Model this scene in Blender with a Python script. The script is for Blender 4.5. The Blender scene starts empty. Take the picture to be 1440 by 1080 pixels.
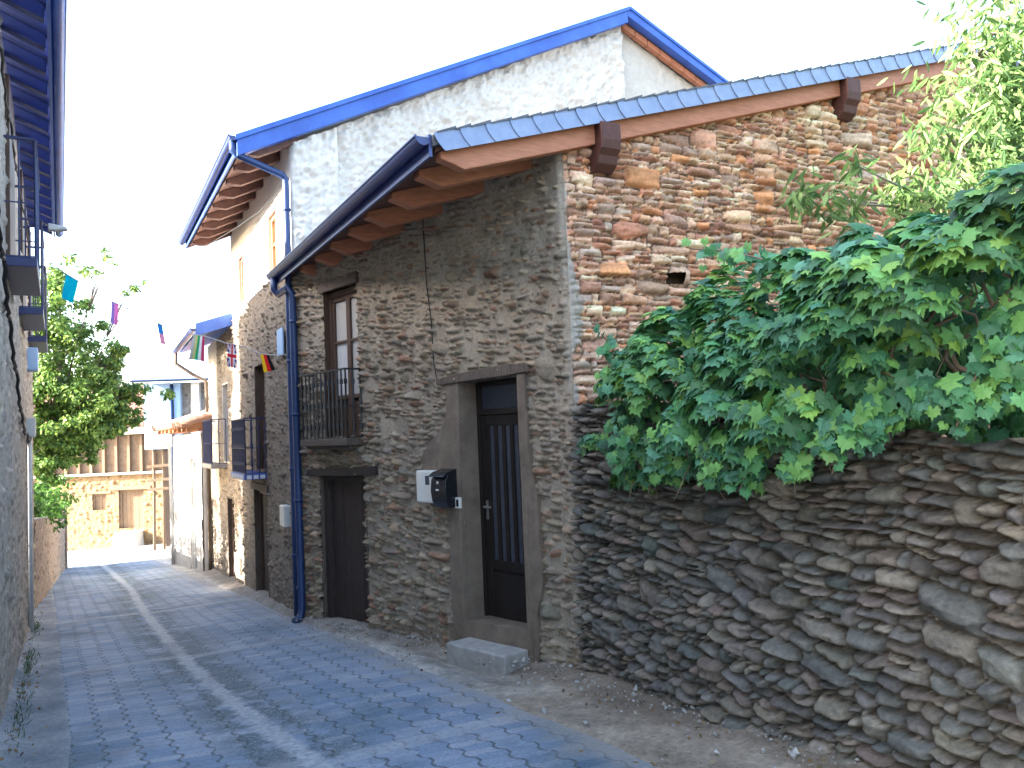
import bpy, math, random
import numpy as np
from mathutils import Vector
rnd = random.Random(7)
NR = np.random.RandomState
SC = bpy.context.scene
COL = SC.collection
UP = np.array([0, 0, 1.0])

# ------------------------------------------------------------------ camera numbers
FPX = 1140.0; YAW = math.radians(30.07); PIT = math.radians(3.16); ROLL = .042; EYE = 1.6
_f0 = np.array([math.sin(YAW), math.cos(YAW), 0]); _r0 = np.array([math.cos(YAW), -math.sin(YAW), 0])
FW = _f0*math.cos(PIT)+UP*math.sin(PIT); _u0 = UP*math.cos(PIT)-_f0*math.sin(PIT)
RT = _r0*math.cos(ROLL)-_u0*math.sin(ROLL); UU = _u0*math.cos(ROLL)+_r0*math.sin(ROLL)
CAM = np.array([0, 0, EYE])

def ray(px, py): return FW+RT*(px-720)/FPX-UU*(py-540)/FPX

class Frame:
    """a vertical plane: origin, direction (degrees clockwise from +Y), outward normal to the left of the direction"""
    def __init__(s, o, ang, flip=False):
        a = math.radians(ang); s.ang = ang; s.flip = flip
        s.o = np.array([o[0], o[1], 0.0]); s.d = np.array([math.sin(a), math.cos(a), 0]); s.n = np.array([-s.d[1], s.d[0], 0])*(-1 if flip else 1)
    def p(s, u, z, h=0.0): return s.o+s.d*u+UP*z+s.n*h
    def off(s, h):
        o = s.o+s.n*h; return Frame((o[0], o[1]), s.ang, s.flip)
    def at(s, px, py):
        d = ray(px, py); t = ((s.o-CAM)@s.n)/(d@s.n); q = CAM+t*d
        return (q-s.o)@s.d, q[2]
    def w(s, px, py):
        u, z = s.at(px, py); return s.p(u, z)

def G(y):
    """street height"""
    y = max(-25.0, min(y, 41.0))
    return -.07*y

# ------------------------------------------------------------------ objects
def tag(o, label=None, cat=None, group=None, kind=None):
    if label: o['label'] = label
    if cat: o['category'] = cat
    if group: o['group'] = group
    if kind: o['kind'] = kind
    return o

def empty(name, loc, label, cat, group=None):
    e = bpy.data.objects.new(name, None); COL.objects.link(e); e.location = loc; e.empty_display_size = .2
    return tag(e, label, cat, group)

def wloc(o):
    v = Vector((0, 0, 0))
    while o is not None:
        v += o.location; o = o.parent
    return v

def link(name, me, m, parent=None):
    o = bpy.data.objects.new(name, me); COL.objects.link(o)
    if m is not None: me.materials.append(m)
    if parent is not None:
        o.parent = parent; o.location = -wloc(parent)
    return o

def fast_mesh(name, V, Fc, C=None, smooth=True):
    """V (n,3), Fc (m,k) arrays with k = 3 or 4"""
    V = np.asarray(V, np.float32); Fc = np.asarray(Fc, np.int32); k = Fc.shape[1]
    me = bpy.data.meshes.new(name)
    me.vertices.add(len(V)); me.vertices.foreach_set('co', V.ravel())
    me.loops.add(Fc.size); me.loops.foreach_set('vertex_index', Fc.ravel())
    me.polygons.add(len(Fc)); me.polygons.foreach_set('loop_start', np.arange(0, Fc.size, k, dtype=np.int32))
    me.update(calc_edges=True)
    if C is not None:
        a = me.color_attributes.new('Col', 'FLOAT_COLOR', 'POINT')
        cc = np.ones((len(V), 4), np.float32); cc[:, :3] = C; a.data.foreach_set('color', cc.ravel())
    me.polygons.foreach_set('use_smooth', np.full(len(Fc), smooth)); me.validate()
    return me

class MB:
    def __init__(s): s.v = []; s.f = []
    def add(s, V, Fs):
        b = len(s.v); s.v += [tuple(float(c) for c in q) for q in V]; s.f += [tuple(b+i for i in f) for f in Fs]; return s
    def hexa(s, P): # 8 points: bottom ring 0-3, top ring 4-7
        return s.add(P, [(3, 2, 1, 0), (4, 5, 6, 7), (0, 1, 5, 4), (1, 2, 6, 5), (2, 3, 7, 6), (3, 0, 4, 7)])
    def box(s, a, b):
        (x0, y0, z0), (x1, y1, z1) = a, b
        return s.hexa([(x0, y0, z0), (x1, y0, z0), (x1, y1, z0), (x0, y1, z0), (x0, y0, z1), (x1, y0, z1), (x1, y1, z1), (x0, y1, z1)])
    def fb(s, fr, u0, u1, z0, z1, h0, h1): # box in a frame
        P = [fr.p(u, z, h) for z in (z0, z1) for u, h in ((u0, h0), (u1, h0), (u1, h1), (u0, h1))]
        return s.hexa(P)
    def fpoly(s, fr, pts, h0, h1): # extruded polygon in a frame
        n = len(pts); V = [fr.p(u, z, h0) for u, z in pts]+[fr.p(u, z, h1) for u, z in pts]
        return s.add(V, [tuple(range(n))[::-1], tuple(range(n, 2*n))]+[(i, (i+1) % n, n+(i+1) % n, n+i) for i in range(n)])
    def beam(s, a, b, w, h, up=(0, 0, 1)): # square bar from a to b
        a = Vector(a); b = Vector(b); d = (b-a).normalized(); u = Vector(up)
        x = d.cross(u).normalized(); u = x.cross(d)
        P = [p+x*sx*w/2+u*sz*h/2 for sz in (-1, 1) for p, sx in ((a, -1), (a, 1), (b, 1), (b, -1))]
        return s.hexa(P)
    def tube(s, pts, r, n=8, r1=None, cap=True):
        pts = [Vector(p) for p in pts]; b = len(s.v); m = len(pts); prev = None
        for i, p in enumerate(pts):
            t = (pts[min(i+1, m-1)]-pts[max(i-1, 0)]).normalized()
            if prev is None: x = t.cross(Vector((.3, .2, 1)) if abs(t.z) < .9 else Vector((1, .1, 0))).normalized()
            else: x = (prev-t*prev.dot(t)).normalized()
            prev = x; y = t.cross(x); rr = r if r1 is None else r+(r1-r)*i/(m-1)
            for k in range(n):
                q = p+(x*math.cos(2*math.pi*k/n)+y*math.sin(2*math.pi*k/n))*rr; s.v.append(tuple(q))
        for i in range(m-1):
            for k in range(n): s.f.append((b+i*n+k, b+i*n+(k+1) % n, b+(i+1)*n+(k+1) % n, b+(i+1)*n+k))
        if cap: s.f.append(tuple(b+k for k in range(n))[::-1]); s.f.append(tuple(b+(m-1)*n+k for k in range(n)))
        return s
    def build(s, name, m, parent=None, bevel=0, smooth=False):
        me = bpy.data.meshes.new(name); me.from_pydata(s.v, [], s.f); me.validate(); me.update()
        if smooth:
            me.polygons.foreach_set('use_smooth', [True]*len(me.polygons))
        o = link(name, me, m, parent)
        if bevel:
            b = o.modifiers.new('b', 'BEVEL'); b.width = bevel; b.segments = 2; b.limit_method = 'ANGLE'
        return o

# ------------------------------------------------------------------ materials
def nodes(name):
    m = bpy.data.materials.new(name); m.use_nodes = True; nt = m.node_tree
    return m, nt, nt.nodes['Principled BSDF']

def N(nt, typ, **kw):
    n = nt.nodes.new(typ)
    for k, v in kw.items():
        if k.startswith('i_'): n.inputs[k[2:].replace('_', ' ')].default_value = v
        else: setattr(n, k, v)
    return n

def c4(c): return (c[0], c[1], c[2], 1)

def noise(nt, vec, scale, detail=4, rough=.6):
    n = N(nt, 'ShaderNodeTexNoise'); n.inputs['Scale'].default_value = scale; n.inputs['Detail'].default_value = detail
    n.inputs['Roughness'].default_value = rough; nt.links.new(vec, n.inputs['Vector']); return n.outputs['Fac']

def ramp(nt, fac, stops):
    r = N(nt, 'ShaderNodeValToRGB'); e = r.color_ramp.elements
    while len(e) < len(stops): e.new(.5)
    for i, (p, c) in enumerate(stops): e[i].position = p; e[i].color = c4(c)
    nt.links.new(fac, r.inputs['Fac']); return r.outputs['Color']

def mixc(nt, a, b, fac=.5, mode='MIX'):
    m = N(nt, 'ShaderNodeMix', data_type='RGBA', blend_type=mode)
    for idx, val in ((0, fac), (6, a), (7, b)):
        s = m.inputs[idx]
        if isinstance(val, bpy.types.NodeSocket): nt.links.new(val, s)
        elif isinstance(val, (int, float)): s.default_value = val
        else: s.default_value = c4(val)
    return m.outputs[2]

def math_(nt, op, a, b=0.0, c=0.0):
    m = N(nt, 'ShaderNodeMath', operation=op)
    for i, v in enumerate((a, b, c)):
        if isinstance(v, bpy.types.NodeSocket): nt.links.new(v, m.inputs[i])
        else: m.inputs[i].default_value = v
    return m.outputs[0]

def bump(nt, bs, h, strength=.5, dist=.01):
    b = N(nt, 'ShaderNodeBump'); b.inputs['Strength'].default_value = strength; b.inputs['Distance'].default_value = dist
    nt.links.new(h, b.inputs['Height']); nt.links.new(b.outputs['Normal'], bs.inputs['Normal'])

def coord(nt, scale=(1, 1, 1)):
    t = N(nt, 'ShaderNodeTexCoord'); mp = N(nt, 'ShaderNodeMapping'); mp.inputs['Scale'].default_value = scale
    nt.links.new(t.outputs['Object'], mp.inputs['Vector']); return mp.outputs['Vector']

def plain(name, c1, c2, scale=6, rough=.6, bs=.3, bd=.004, bscale=40, stretch=(1, 1, 1), metal=0, spec=.3):
    m, nt, b = nodes(name); v = coord(nt, stretch)
    nt.links.new(ramp(nt, noise(nt, v, scale, 5, .65), [(.3, c1), (.7, c2)]), b.inputs['Base Color'])
    b.inputs['Roughness'].default_value = rough; b.inputs['Metallic'].default_value = metal
    b.inputs['Specular IOR Level'].default_value = spec
    if bs: bump(nt, b, noise(nt, v, bscale, 6, .7), bs, bd)
    return m

def vcol(name, rough=.92, amp=.35, scale=28, bs=.6, bd=.006, bscale=70, trans=0, stretch=(1, 1, 1), spec=.25):
    m, nt, b = nodes(name); v = coord(nt, stretch); a = N(nt, 'ShaderNodeAttribute', attribute_name='Col')
    k = ramp(nt, noise(nt, v, scale, 6, .7), [(.25, (1-amp,)*3), (.75, (1+amp*.6,)*3)])
    c = mixc(nt, a.outputs['Color'], k, 1.0, 'MULTIPLY')
    nt.links.new(c, b.inputs['Base Color']); b.inputs['Roughness'].default_value = rough
    b.inputs['Specular IOR Level'].default_value = spec
    if bs: bump(nt, b, noise(nt, v, bscale, 8, .75), bs, bd)
    if trans:
        t = N(nt, 'ShaderNodeBsdfTranslucent'); nt.links.new(c, t.inputs['Color'])
        mx = N(nt, 'ShaderNodeMixShader'); mx.inputs[0].default_value = trans
        nt.links.new(b.outputs[0], mx.inputs[1]); nt.links.new(t.outputs[0], mx.inputs[2])
        nt.links.new(mx.outputs[0], nt.nodes['Material Output'].inputs['Surface'])
    return m

def glass_mat(name, c):
    m, nt, b = nodes(name); b.inputs['Base Color'].default_value = c4(c); b.inputs['Roughness'].default_value = .08
    b.inputs['Specular IOR Level'].default_value = .8
    v = coord(nt); bump(nt, b, noise(nt, v, 3, 2), .05, .02); return m

M = {}
M['stone'] = vcol('stone', bs=.9, bd=.014, amp=.42, scale=34)
M['plasterwall'] = vcol('rough_plaster', amp=.12, scale=20, bs=.6, bd=.006, bscale=70)
M['leaf'] = vcol('vine_leaf', rough=.55, amp=.25, scale=35, bs=.15, bd=.002, bscale=120, trans=.25, spec=.4)
M['leaf2'] = vcol('tree_leaf', rough=.6, amp=.2, scale=20, bs=0, trans=.4, spec=.3)
M['rustwood'] = plain('rust_stained_wood', (.34, .13, .07), (.50, .205, .115), 5, .6, .35, .004, 30, (1.2, 9, 9))
M['redwood'] = plain('dark_red_stained_wood', (.055, .022, .017), (.10, .038, .028), 6, .6, .35, .004, 30, (9, 2, 2))
M['soffit'] = plain('soffit_boards', (.10, .055, .05), (.17, .085, .065), 6, .7, .4, .006, 20, (2, 9, 2))
M['oldwood'] = plain('weathered_wood', (.07, .052, .042), (.15, .115, .09), 6, .85, .6, .006, 30, (7, 7, 1.2))
M['darkwood'] = plain('dark_door_wood', (.022, .016, .014), (.06, .042, .036), 7, .7, .5, .006, 26, (12, 12, .9))
M['brownframe'] = plain('brown_window_wood', (.06, .035, .025), (.11, .065, .045), 7, .55, .3, .003, 30, (8, 8, 1))
M['blackdoor'] = plain('black_brown_metal_door', (.012, .009, .008), (.022, .016, .014), 7, .4, .1, .002, 40)
M['navy'] = plain('navy_gutter_paint', (.024, .036, .13), (.038, .06, .20), 5, .38, .12, .002, 60, spec=.5)
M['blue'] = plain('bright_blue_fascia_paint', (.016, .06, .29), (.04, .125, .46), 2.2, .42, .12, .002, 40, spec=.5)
M['pipeblue'] = plain('blue_pipe_paint', (.010, .028, .095), (.017, .045, .145), 5, .4, .1, .002, 60, spec=.5)
M['iron'] = plain('black_iron', (.012, .012, .016), (.03, .03, .036), 12, .5, .2, .002, 80, spec=.5)
M['blueiron'] = plain('dark_blue_iron', (.012, .018, .07), (.022, .03, .11), 12, .5, .2, .002, 80, spec=.5)
M['concrete'] = plain('worn_concrete', (.26, .25, .235), (.40, .385, .36), 9, .9, .5, .006, 60)
M['render'] = plain('brown_render', (.125, .095, .072), (.215, .168, .128), 5, .92, .5, .008, 35)
M['cream'] = plain('cream_render', (.60, .56, .50), (.74, .71, .66), 5, .9, .4, .006, 40)
M['white'] = plain('white_paint', (.68, .69, .71), (.80, .80, .81), 4, .6, .2, .003, 50)
M['whitebox'] = plain('white_enamel', (.62, .60, .55), (.70, .68, .63), 5, .45, .05, .001, 60, spec=.4)
M['blackbox'] = plain('black_enamel', (.008, .009, .012), (.014, .015, .02), 5, .25, .05, .001, 60, spec=.6)
M['slate'] = plain('blue_grey_slate', (.165, .22, .36), (.23, .29, .43), 8, .5, .35, .004, 50, spec=.5)
M['roofslate'] = plain('dark_roof_slate', (.07, .075, .09), (.12, .125, .14), 12, .6, .5, .006, 30)
M['tile'] = plain('clay_roof_tile', (.38, .18, .12), (.60, .36, .27), 7, .8, .4, .006, 30)
M['bark'] = plain('bark', (.09, .07, .055), (.18, .15, .12), 8, .9, .8, .01, 30, (3, 3, .7))
M['palebark'] = plain('pale_bark', (.15, .13, .10), (.26, .23, .19), 8, .9, .6, .006, 30, (3, 3, .7))
M['twig'] = plain('dry_twig', (.14, .10, .07), (.24, .18, .13), 20, .9, .3, .003, 60)
M['curtain'] = plain('white_curtain', (.50, .50, .50), (.66, .66, .66), 3, .9, .5, .02, 5, (14, 14, .3))
M['glass'] = glass_mat('window_glass', (.46, .45, .43))
M['darkglass'] = glass_mat('dark_glass', (.02, .022, .028))
M['frost'] = plain('frosted_door_glass', (.035, .04, .055), (.06, .065, .085), 9, .3, .2, .003, 60, spec=.5)
M['paleblue'] = plain('pale_blue_cladding', (.24, .38, .60), (.33, .47, .68), 2, .6, .3, .01, 4, (1, 9, .2))
M['brass'] = plain('dull_metal', (.35, .34, .32), (.5, .49, .46), 9, .35, .1, .001, 60, metal=.8)
M['pvc'] = plain('grey_white_conduit', (.40, .40, .40), (.52, .52, .51), 6, .6, .1, .001, 60)
M['cable'] = plain('black_cable', (.01, .01, .012), (.02, .02, .022), 9, .6, 0)
M['soil'] = plain('garden_soil', (.07, .055, .04), (.14, .11, .08), 4, .95, .8, .02, 12)
M['ochreplaster'] = plain('ochre_infill', (.15, .10, .065), (.24, .17, .115), 6, .9, .5, .008, 25)  # darkened: the infill colour carries the shade on the barn gallery

# ------------------------------------------------------------------ numpy noise and masonry
def vnoise(S, T, scale, seed):
    r = NR(seed).rand(256, 256); x = S*scale+37.3; y = T*scale+11.7
    xi = np.floor(x).astype(int); yi = np.floor(y).astype(int); fx = x-xi; fy = y-yi
    fx = fx*fx*(3-2*fx); fy = fy*fy*(3-2*fy)
    g = lambda a, b: r[a & 255, b & 255]
    return (g(xi, yi)*(1-fx)+g(xi+1, yi)*fx)*(1-fy)+(g(xi, yi+1)*(1-fx)+g(xi+1, yi+1)*fx)*fy

def fbm(S, T, scale, seed, octv=4, gain=.5):
    a = 1; t = 0; o = 0
    for i in range(octv): o = o+a*vnoise(S, T, scale*2**i, seed+i*17); t += a; a *= gain
    return o/t-.5

def split(x0, y0, x1, y1, hr, ar, R, out, big=.12):
    w = x1-x0; h = y1-y0; th = R.uniform(*hr)*(R.uniform(1.5, 2.3) if R.rand() < big else 1); asp = R.uniform(*ar)
    if h <= th and w <= max(h, hr[0])*asp: out.append((x0, y0, x1, y1)); return
    if w/h > asp and w > hr[0]*1.2:
        c = x0+w*R.uniform(.3, .7); split(x0, y0, c, y1, hr, ar, R, out, big); split(c, y0, x1, y1, hr, ar, R, out, big)
    elif h > th:
        c = y0+h*R.uniform(.3, .7); split(x0, y0, x1, c, hr, ar, R, out, big); split(x0, c, x1, y1, hr, ar, R, out, big)
    else: out.append((x0, y0, x1, y1))

class Masonry:
    def __init__(s, s0, s1, z0, z1, res, seed, hr, ar, pal, gap=.006, relief=.03, rr=.012, warp=.03, tilt=0, var=.02, rough=.006,
                 mortar=None, mcol=(.3, .26, .22), skip=0, lean=.06, cut=.35, big=.12, size_grad=None, jit=.15, sharp=16, cutp=.75, filler=False, strata=.012, hue=.02, facet=.10):
        s.s0, s.z0, s.res = s0, z0, res
        ns = int((s1-s0)/res)+2; nz = int((z1-z0)/res)+2
        S, T = np.meshgrid(s0+np.arange(ns)*res, z0+np.arange(nz)*res)
        R = NR(seed)
        WS = S+warp*2*fbm(S, T, 2.2, seed+1, 3); WT = T+warp*2*fbm(S, T, 2.0, seed+5, 3)+tilt*(S-s0)
        WS += warp*.25*fbm(S, T, 14, seed+2, 2); WT += warp*.25*fbm(S, T, 14, seed+3, 2)
        H = np.full(S.shape, -.5*relief); C = np.zeros(S.shape+(3,)); C[:] = mcol
        out = []; tmax = abs(tilt)*(s1-s0)
        if size_grad:
            rows = []; split(s0-.2, z0-.2-tmax, s1+.2, z1+.2+tmax, (1.0, 1.2), (1, 1.3), R, rows, 0)
            for q in rows:
                k = size_grad((q[0]+q[2])/2, (q[1]+q[3])/2); split(*q, (hr[0]*k, hr[1]*k), ar, R, out, big)
        else: split(s0-.2, z0-.2-tmax, s1+.2, z1+.2+tmax, hr, ar, R, out, big)
        pal = [np.array(p) for p in pal]
        L = fbm(S*.5+WT*.2, WT*3.0, 9, seed+9, 4)        # schist-like layering
        main = len(out); fill = []
        if filler: split(s0-.2, z0-.2-tmax, s1+.2, z1+.2+tmax, (hr[0]*.5, hr[1]*.45), ar, R, fill, 0)
        for num, (x0, y0, x1, y1) in enumerate(fill+out):
            low = num < len(fill)
            if not low and R.rand() < skip: continue
            w = x1-x0; h = y1-y0; m = .12+warp
            yc = (y0+y1)/2-tilt*((x0+x1)/2-s0)
            i0 = int((x0-m-s0)/res); i1 = int((x1+m-s0)/res)+1; dy = abs(tilt)*w+m
            j0 = int((yc-h/2-dy-z0)/res); j1 = int((yc+h/2+dy-z0)/res)+1
            i0 = max(i0, 0); j0 = max(j0, 0); i1 = min(i1, ns); j1 = min(j1, nz)
            if i1 <= i0 or j1 <= j0: continue
            X = WS[j0:j1, i0:i1]-(x0+x1)/2; Y = WT[j0:j1, i0:i1]-(y0+y1)/2
            g = gap*R.uniform(.5, 1.6); e = []
            for (nx, ny, d) in ((1, 0, w/2), (-1, 0, w/2), (0, 1, h/2), (0, -1, h/2)):
                a = R.uniform(-jit, jit)*(1 if ny == 0 else min(1, h/w+.2)); ca, sa = math.cos(a), math.sin(a)
                e.append((nx*ca-ny*sa, nx*sa+ny*ca, d-g-abs(R.normal(0, .04))*min(w, h)))
            for sx in (-1, 1):
                for sy in (-1, 1):
                    if R.rand() < cutp:
                        a = math.atan2(sy*w, sx*h)+R.uniform(-.35, .35); nx, ny = math.cos(a), math.sin(a)
                        e.append((nx, ny, abs(nx)*w/2+abs(ny)*h/2-g-R.uniform(.02, cut)*min(w, h)))
            k = sharp/min(w, h)
            acc = sum(np.exp(np.clip(-k*(d-nx*X-ny*Y), -40, 40)) for nx, ny, d in e)
            d = -np.log(acc)/k
            ins = d > 0
            hh = (R.uniform(-var, var)+relief*(1-np.exp(-np.maximum(d, 0)/(rr+.12*min(w, h)*R.rand())))
                  + R.normal(0, lean)*X+R.normal(0, lean)*Y)
            lay = L[j0:j1, i0:i1]; sub = H[j0:j1, i0:i1]
            for _ in range(2):
                a = R.uniform(0, 6.28); hh = hh-R.exponential(facet)*np.abs(math.cos(a)*X+math.sin(a)*Y-R.normal(0, .12)*min(w, h))
            hh = hh+strata*lay-(relief*.75 if low else 0); hh = np.where(ins, hh, -9); b = hh > sub
            sub[b] = hh[b]
            c = pal[R.randint(len(pal))]*R.uniform(.8, 1.22)*(1+R.normal(0, hue, 3))
            cs = C[j0:j1, i0:i1]
            cs[b] = (c*(1+1.1*lay[b][:, None]*np.array([1, .95, .9])))
        H = H+rough*2*fbm(S, T, 30, seed+20, 3)+rough*2.2*fbm(S*.7, WT*2, 11, seed+25, 3)
        if mortar is not None:
            ml = mortar(S, T) if callable(mortar) else np.full(S.shape, mortar)
            ml = ml+.010*fbm(S, T, 5, seed+30, 4)+.008*fbm(S, T, 22, seed+31, 3)
            b = H < ml
            e = np.clip((ml-H)/.004, 0, 1)[..., None]*b[..., None]
            mc = np.array(mcol)*(1+.5*fbm(S, T, 7, seed+33, 4)[..., None])
            C = C*(1-e)+mc*e; H = np.maximum(H, ml)
        s.H, s.C = H, np.clip(C, .004, .95)
    def sample(s, S, Z):
        u = np.clip((S-s.s0)/s.res, 0, s.H.shape[1]-1.001); v = np.clip((Z-s.z0)/s.res, 0, s.H.shape[0]-1.001)
        i = u.astype(int); j = v.astype(int); a = u-i; b = v-j
        H, C = s.H, s.C
        h = (H[j, i]*(1-a)+H[j, i+1]*a)*(1-b)+(H[j+1, i]*(1-a)+H[j+1, i+1]*a)*b
        return h, C[(v+.5).astype(int), (u+.5).astype(int)]

class Rough:
    """lumpy render without stones"""
    def __init__(s, col, amp=.02, seed=1, scale=7, fine=26, tint=.25, stretch=1.0): s.a = (np.array(col), amp, seed, scale, fine, tint, stretch)
    def sample(s, S, Z):
        col, amp, sd, sc, fi, ti, st = s.a
        n = fbm(S*st, Z, sc, sd, 4, .6); f = fbm(S*st, Z, fi, sd+7, 3, .6)
        h = amp*(n*1.6+f*.8+.5*np.abs(fbm(S*st, Z, sc*1.7, sd+3, 2)))
        return h, col*(1+ti*fbm(S, Z, 3, sd+11, 4)[..., None]+ti*.5*f[..., None])

def wall(name, parent, fr, s0, s1, zb, zt, res, field, mat, holes=(), fade0=0, fade1=0, lean=None, h0=0.0):
    zb_ = zb if callable(zb) else (lambda s: zb+0*s); zt_ = zt if callable(zt) else (lambda s: zt+0*s)
    ns = max(2, int(round((s1-s0)/res))+1); s = np.linspace(s0, s1, ns)
    hmax = float(np.max(zt_(s)-zb_(s))); nz = max(2, int(round(hmax/res))+1)
    v = np.linspace(0, 1, nz)[:, None]; Z = zb_(s)[None]+(zt_(s)-zb_(s))[None]*v; S = np.broadcast_to(s[None], Z.shape)
    h, C = field.sample(S, Z); h = h+h0
    if fade0: k = np.clip((S-s0)/fade0, 0, 1); h = h*k*k*(3-2*k)
    if fade1: k = np.clip((s1-S)/fade1, 0, 1); h = h*k*k*(3-2*k)
    if lean is not None: h = h+lean(S, Z)
    P = fr.o+S[..., None]*fr.d+Z[..., None]*UP+h[..., None]*fr.n
    idx = np.arange(ns*nz).reshape(nz, ns)
    q = np.stack([idx[:-1, :-1], idx[1:, :-1], idx[1:, 1:], idx[:-1, 1:]], -1)
    sc = (S[:-1, :-1]+S[1:, 1:])/2; zc = (Z[:-1, :-1]+Z[1:, 1:])/2; keep = np.ones(sc.shape, bool)
    for (a, b, c, d) in holes: keep &= ~((sc > a) & (sc < b) & (zc > c) & (zc < d))
    return link(name, fast_mesh(name, P.reshape(-1, 3), q[keep], C.reshape(-1, 3)), mat, parent)

def reveal(name, parent, fr, s0, s1, z0, z1, depth, mat, top=True, t=.03):
    """jambs, head and sill of an opening, from just proud of the wall inwards"""
    m = MB()
    m.fb(fr, s0-t, s0, z0, z1, -depth, .004).fb(fr, s1, s1+t, z0, z1, -depth, .004)
    if top: m.fb(fr, s0-t, s1+t, z1, z1+t, -depth, .003)
    m.fb(fr, s0-t, s1+t, z0-t, z0, -depth, .003)
    return m.build(name, mat, parent)

def railing(fr, s0, s1, z0, z1, h, hw, r=.008, step=.11, sides=(1, 1), deco=True):
    """balusters along the front at offset h and back to the wall at hw"""
    m = MB()
    def run(a, b, n):
        for i in range(n+1):
            p = a+(b-a)*i/n; x = [p+UP*z for z in (z0, z0+(z1-z0)*.44)]
            m.tube([p+UP*z0, p+UP*z1], r, 6)
            if deco:
                for f in (.18, .5, .82):
                    c = z0+(z1-z0)*f
                    for k, rr in ((-.03, r), (0, r*2.1)):
                        pass
                    m.tube([p+UP*(c-.028), p+UP*(c-.012), p+UP*(c+.012), p+UP*(c+.028)], r*1.9, 6)
        for z, w in ((z0+.01, .016), (z0+(z1-z0)*.46, .014), (z1, .03)):
            m.beam(a+UP*z, b+UP*z, w, w*.7)
    a = fr.p(s0, 0, h); b = fr.p(s1, 0, h); run(a, b, max(2, int(abs(s1-s0)/step)))
    for s, on in ((s0, sides[0]), (s1, sides[1])):
        if on: run(fr.p(s, 0, hw), fr.p(s, 0, h), max(2, int((h-hw)/step)))
    return m
# ================================================================== STONE HOUSE (right, nearest)
C0 = (3.78, 5.52)
NF = Frame(C0, -10.48)                 # street front
GF = Frame(C0, 92.0, True)             # gable towards the garden
house = empty('stone_house', (C0[0], C0[1], -.39), 'rubble stone house with low slate eave, wooden balcony door and narrow dark entrance door', 'house')
SL = .294
def verge(u): return 4.19+SL*u         # top line of the verge slates along the gable
def front_top(s): return 3.83+SL*(3.78-.182*s-2.54)-.12

FACOL = [(.19, .165, .14), (.23, .20, .17), (.26, .225, .185), (.17, .155, .14), (.21, .19, .175), (.24, .19, .15), (.20, .13, .10)]
def fac_mortar(S, T):
    up = np.clip((T-1.9)/1.6, 0, 1)
    return -.004+.012*up+.022*np.clip(1-(S-.02)/(.22+.25*fbm(S*0, T, 2, 5, 3)), 0, 1)+.016*fbm(S, T, 1.3, 77, 3)
facade = Masonry(-.1, 5.3, -1.2, 4.4, .0115, 21, (.045, .105), (1.6, 4.6), [tuple(np.array(c)*np.array([1.36, 1.24, 1.06])) for c in FACOL], gap=.006, relief=.060, rr=.008, warp=.05, tilt=-.10, var=.026,
                 rough=.010, mortar=fac_mortar, mcol=(.38, .32, .25), skip=.07, lean=.30, big=.2, jit=.26, sharp=50, strata=.04, facet=.2)
_s = facade.s0+np.arange(facade.H.shape[1])[None]*facade.res; _z = facade.z0+np.arange(facade.H.shape[0])[:, None]*facade.res
_k = ((_s > .42) & (_s < 1.82) & (_z < 2.1)) | ((_s > 1.7) & (_s < 2.24) & (_z > .78) & (_z < 1.56) & (_z < 1.62+(1.9-_s)*.4))
facade.H = np.where(_k, np.minimum(facade.H, .030), facade.H)
DOOR = (.66, 1.53, -.22, 2.07); BARN = (3.42, 4.50, -.95, 1.14); WIN = (3.46, 4.28, 1.60, 3.36)
wall('wall', house, NF, 0, 5.15, lambda s: -.55-.07*s, front_top, .0115, facade, M['stone'], [DOOR, BARN, WIN], fade0=.06)

GCOL = [(.42, .30, .225), (.48, .365, .28), (.34, .22, .17), (.53, .43, .345), (.36, .20, .145), (.30, .235, .20), (.36, .31, .28), (.57, .48, .39), (.26, .155, .125), (.44, .24, .14), (.44, .33, .26), (.50, .37, .29), (.40, .27, .21)]
def gab_mortar(S, T): return -.012+.03*np.clip(1-(S-.01)/(.06+.07*fbm(S*0, T, 4, 5, 3)), 0, 1)
gab = Masonry(-.1, 6.3, .3, 5.9, .0125, 33, (.05, .12), (1.8, 4.8), [tuple(np.array(c)*np.array([1.62, 1.36, 1.13])) for c in GCOL], gap=.002, relief=.045, rr=.006, warp=.026, tilt=.0, var=.018, rough=.007,
              mortar=gab_mortar, mcol=(.17, .10, .065), lean=.12, cut=.35, big=.28, jit=.16, sharp=80, cutp=.45, filler=True, strata=.03, hue=.025, facet=.06)
sg, tg = np.meshgrid(np.linspace(-.1, 6.3, gab.C.shape[1]), np.linspace(.3, 5.9, gab.C.shape[0])); k = np.clip((.035+.26*fbm(sg, tg, 3.5, 6, 4)-sg)/.02, 0, 1)[..., None]; gab.C = gab.C*(1-k)+k*np.array([.42, .37, .31])
wall('gable_wall', house, GF, 0, 6.2, .35, lambda s: verge(s)-.27, .0125, gab, M['stone'], [(1.02, 1.20, 2.83, 2.93), (2.55, 2.66, 3.06, 3.2)], fade0=.06)
m = MB(); m.fb(GF, .7, 3.0, 2.6, 3.5, -.3, -.14); m.build('hole_backing', M['soil'], house)
# closing walls that keep daylight out of the house
m = MB(); m.fb(GF, 6.2, 11.5, -.3, 4.7, -.2, 0); m.fb(GF, 11.3, 11.5, -.6, 4.7, -5.2, -.2); m.build('rear_wall', M['render'], house)
m = MB(); m.fb(NF, .25, 5.1, -1.2, 3.6, -.75, -.6); m.build('inner_wall', M['render'], house)

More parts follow.
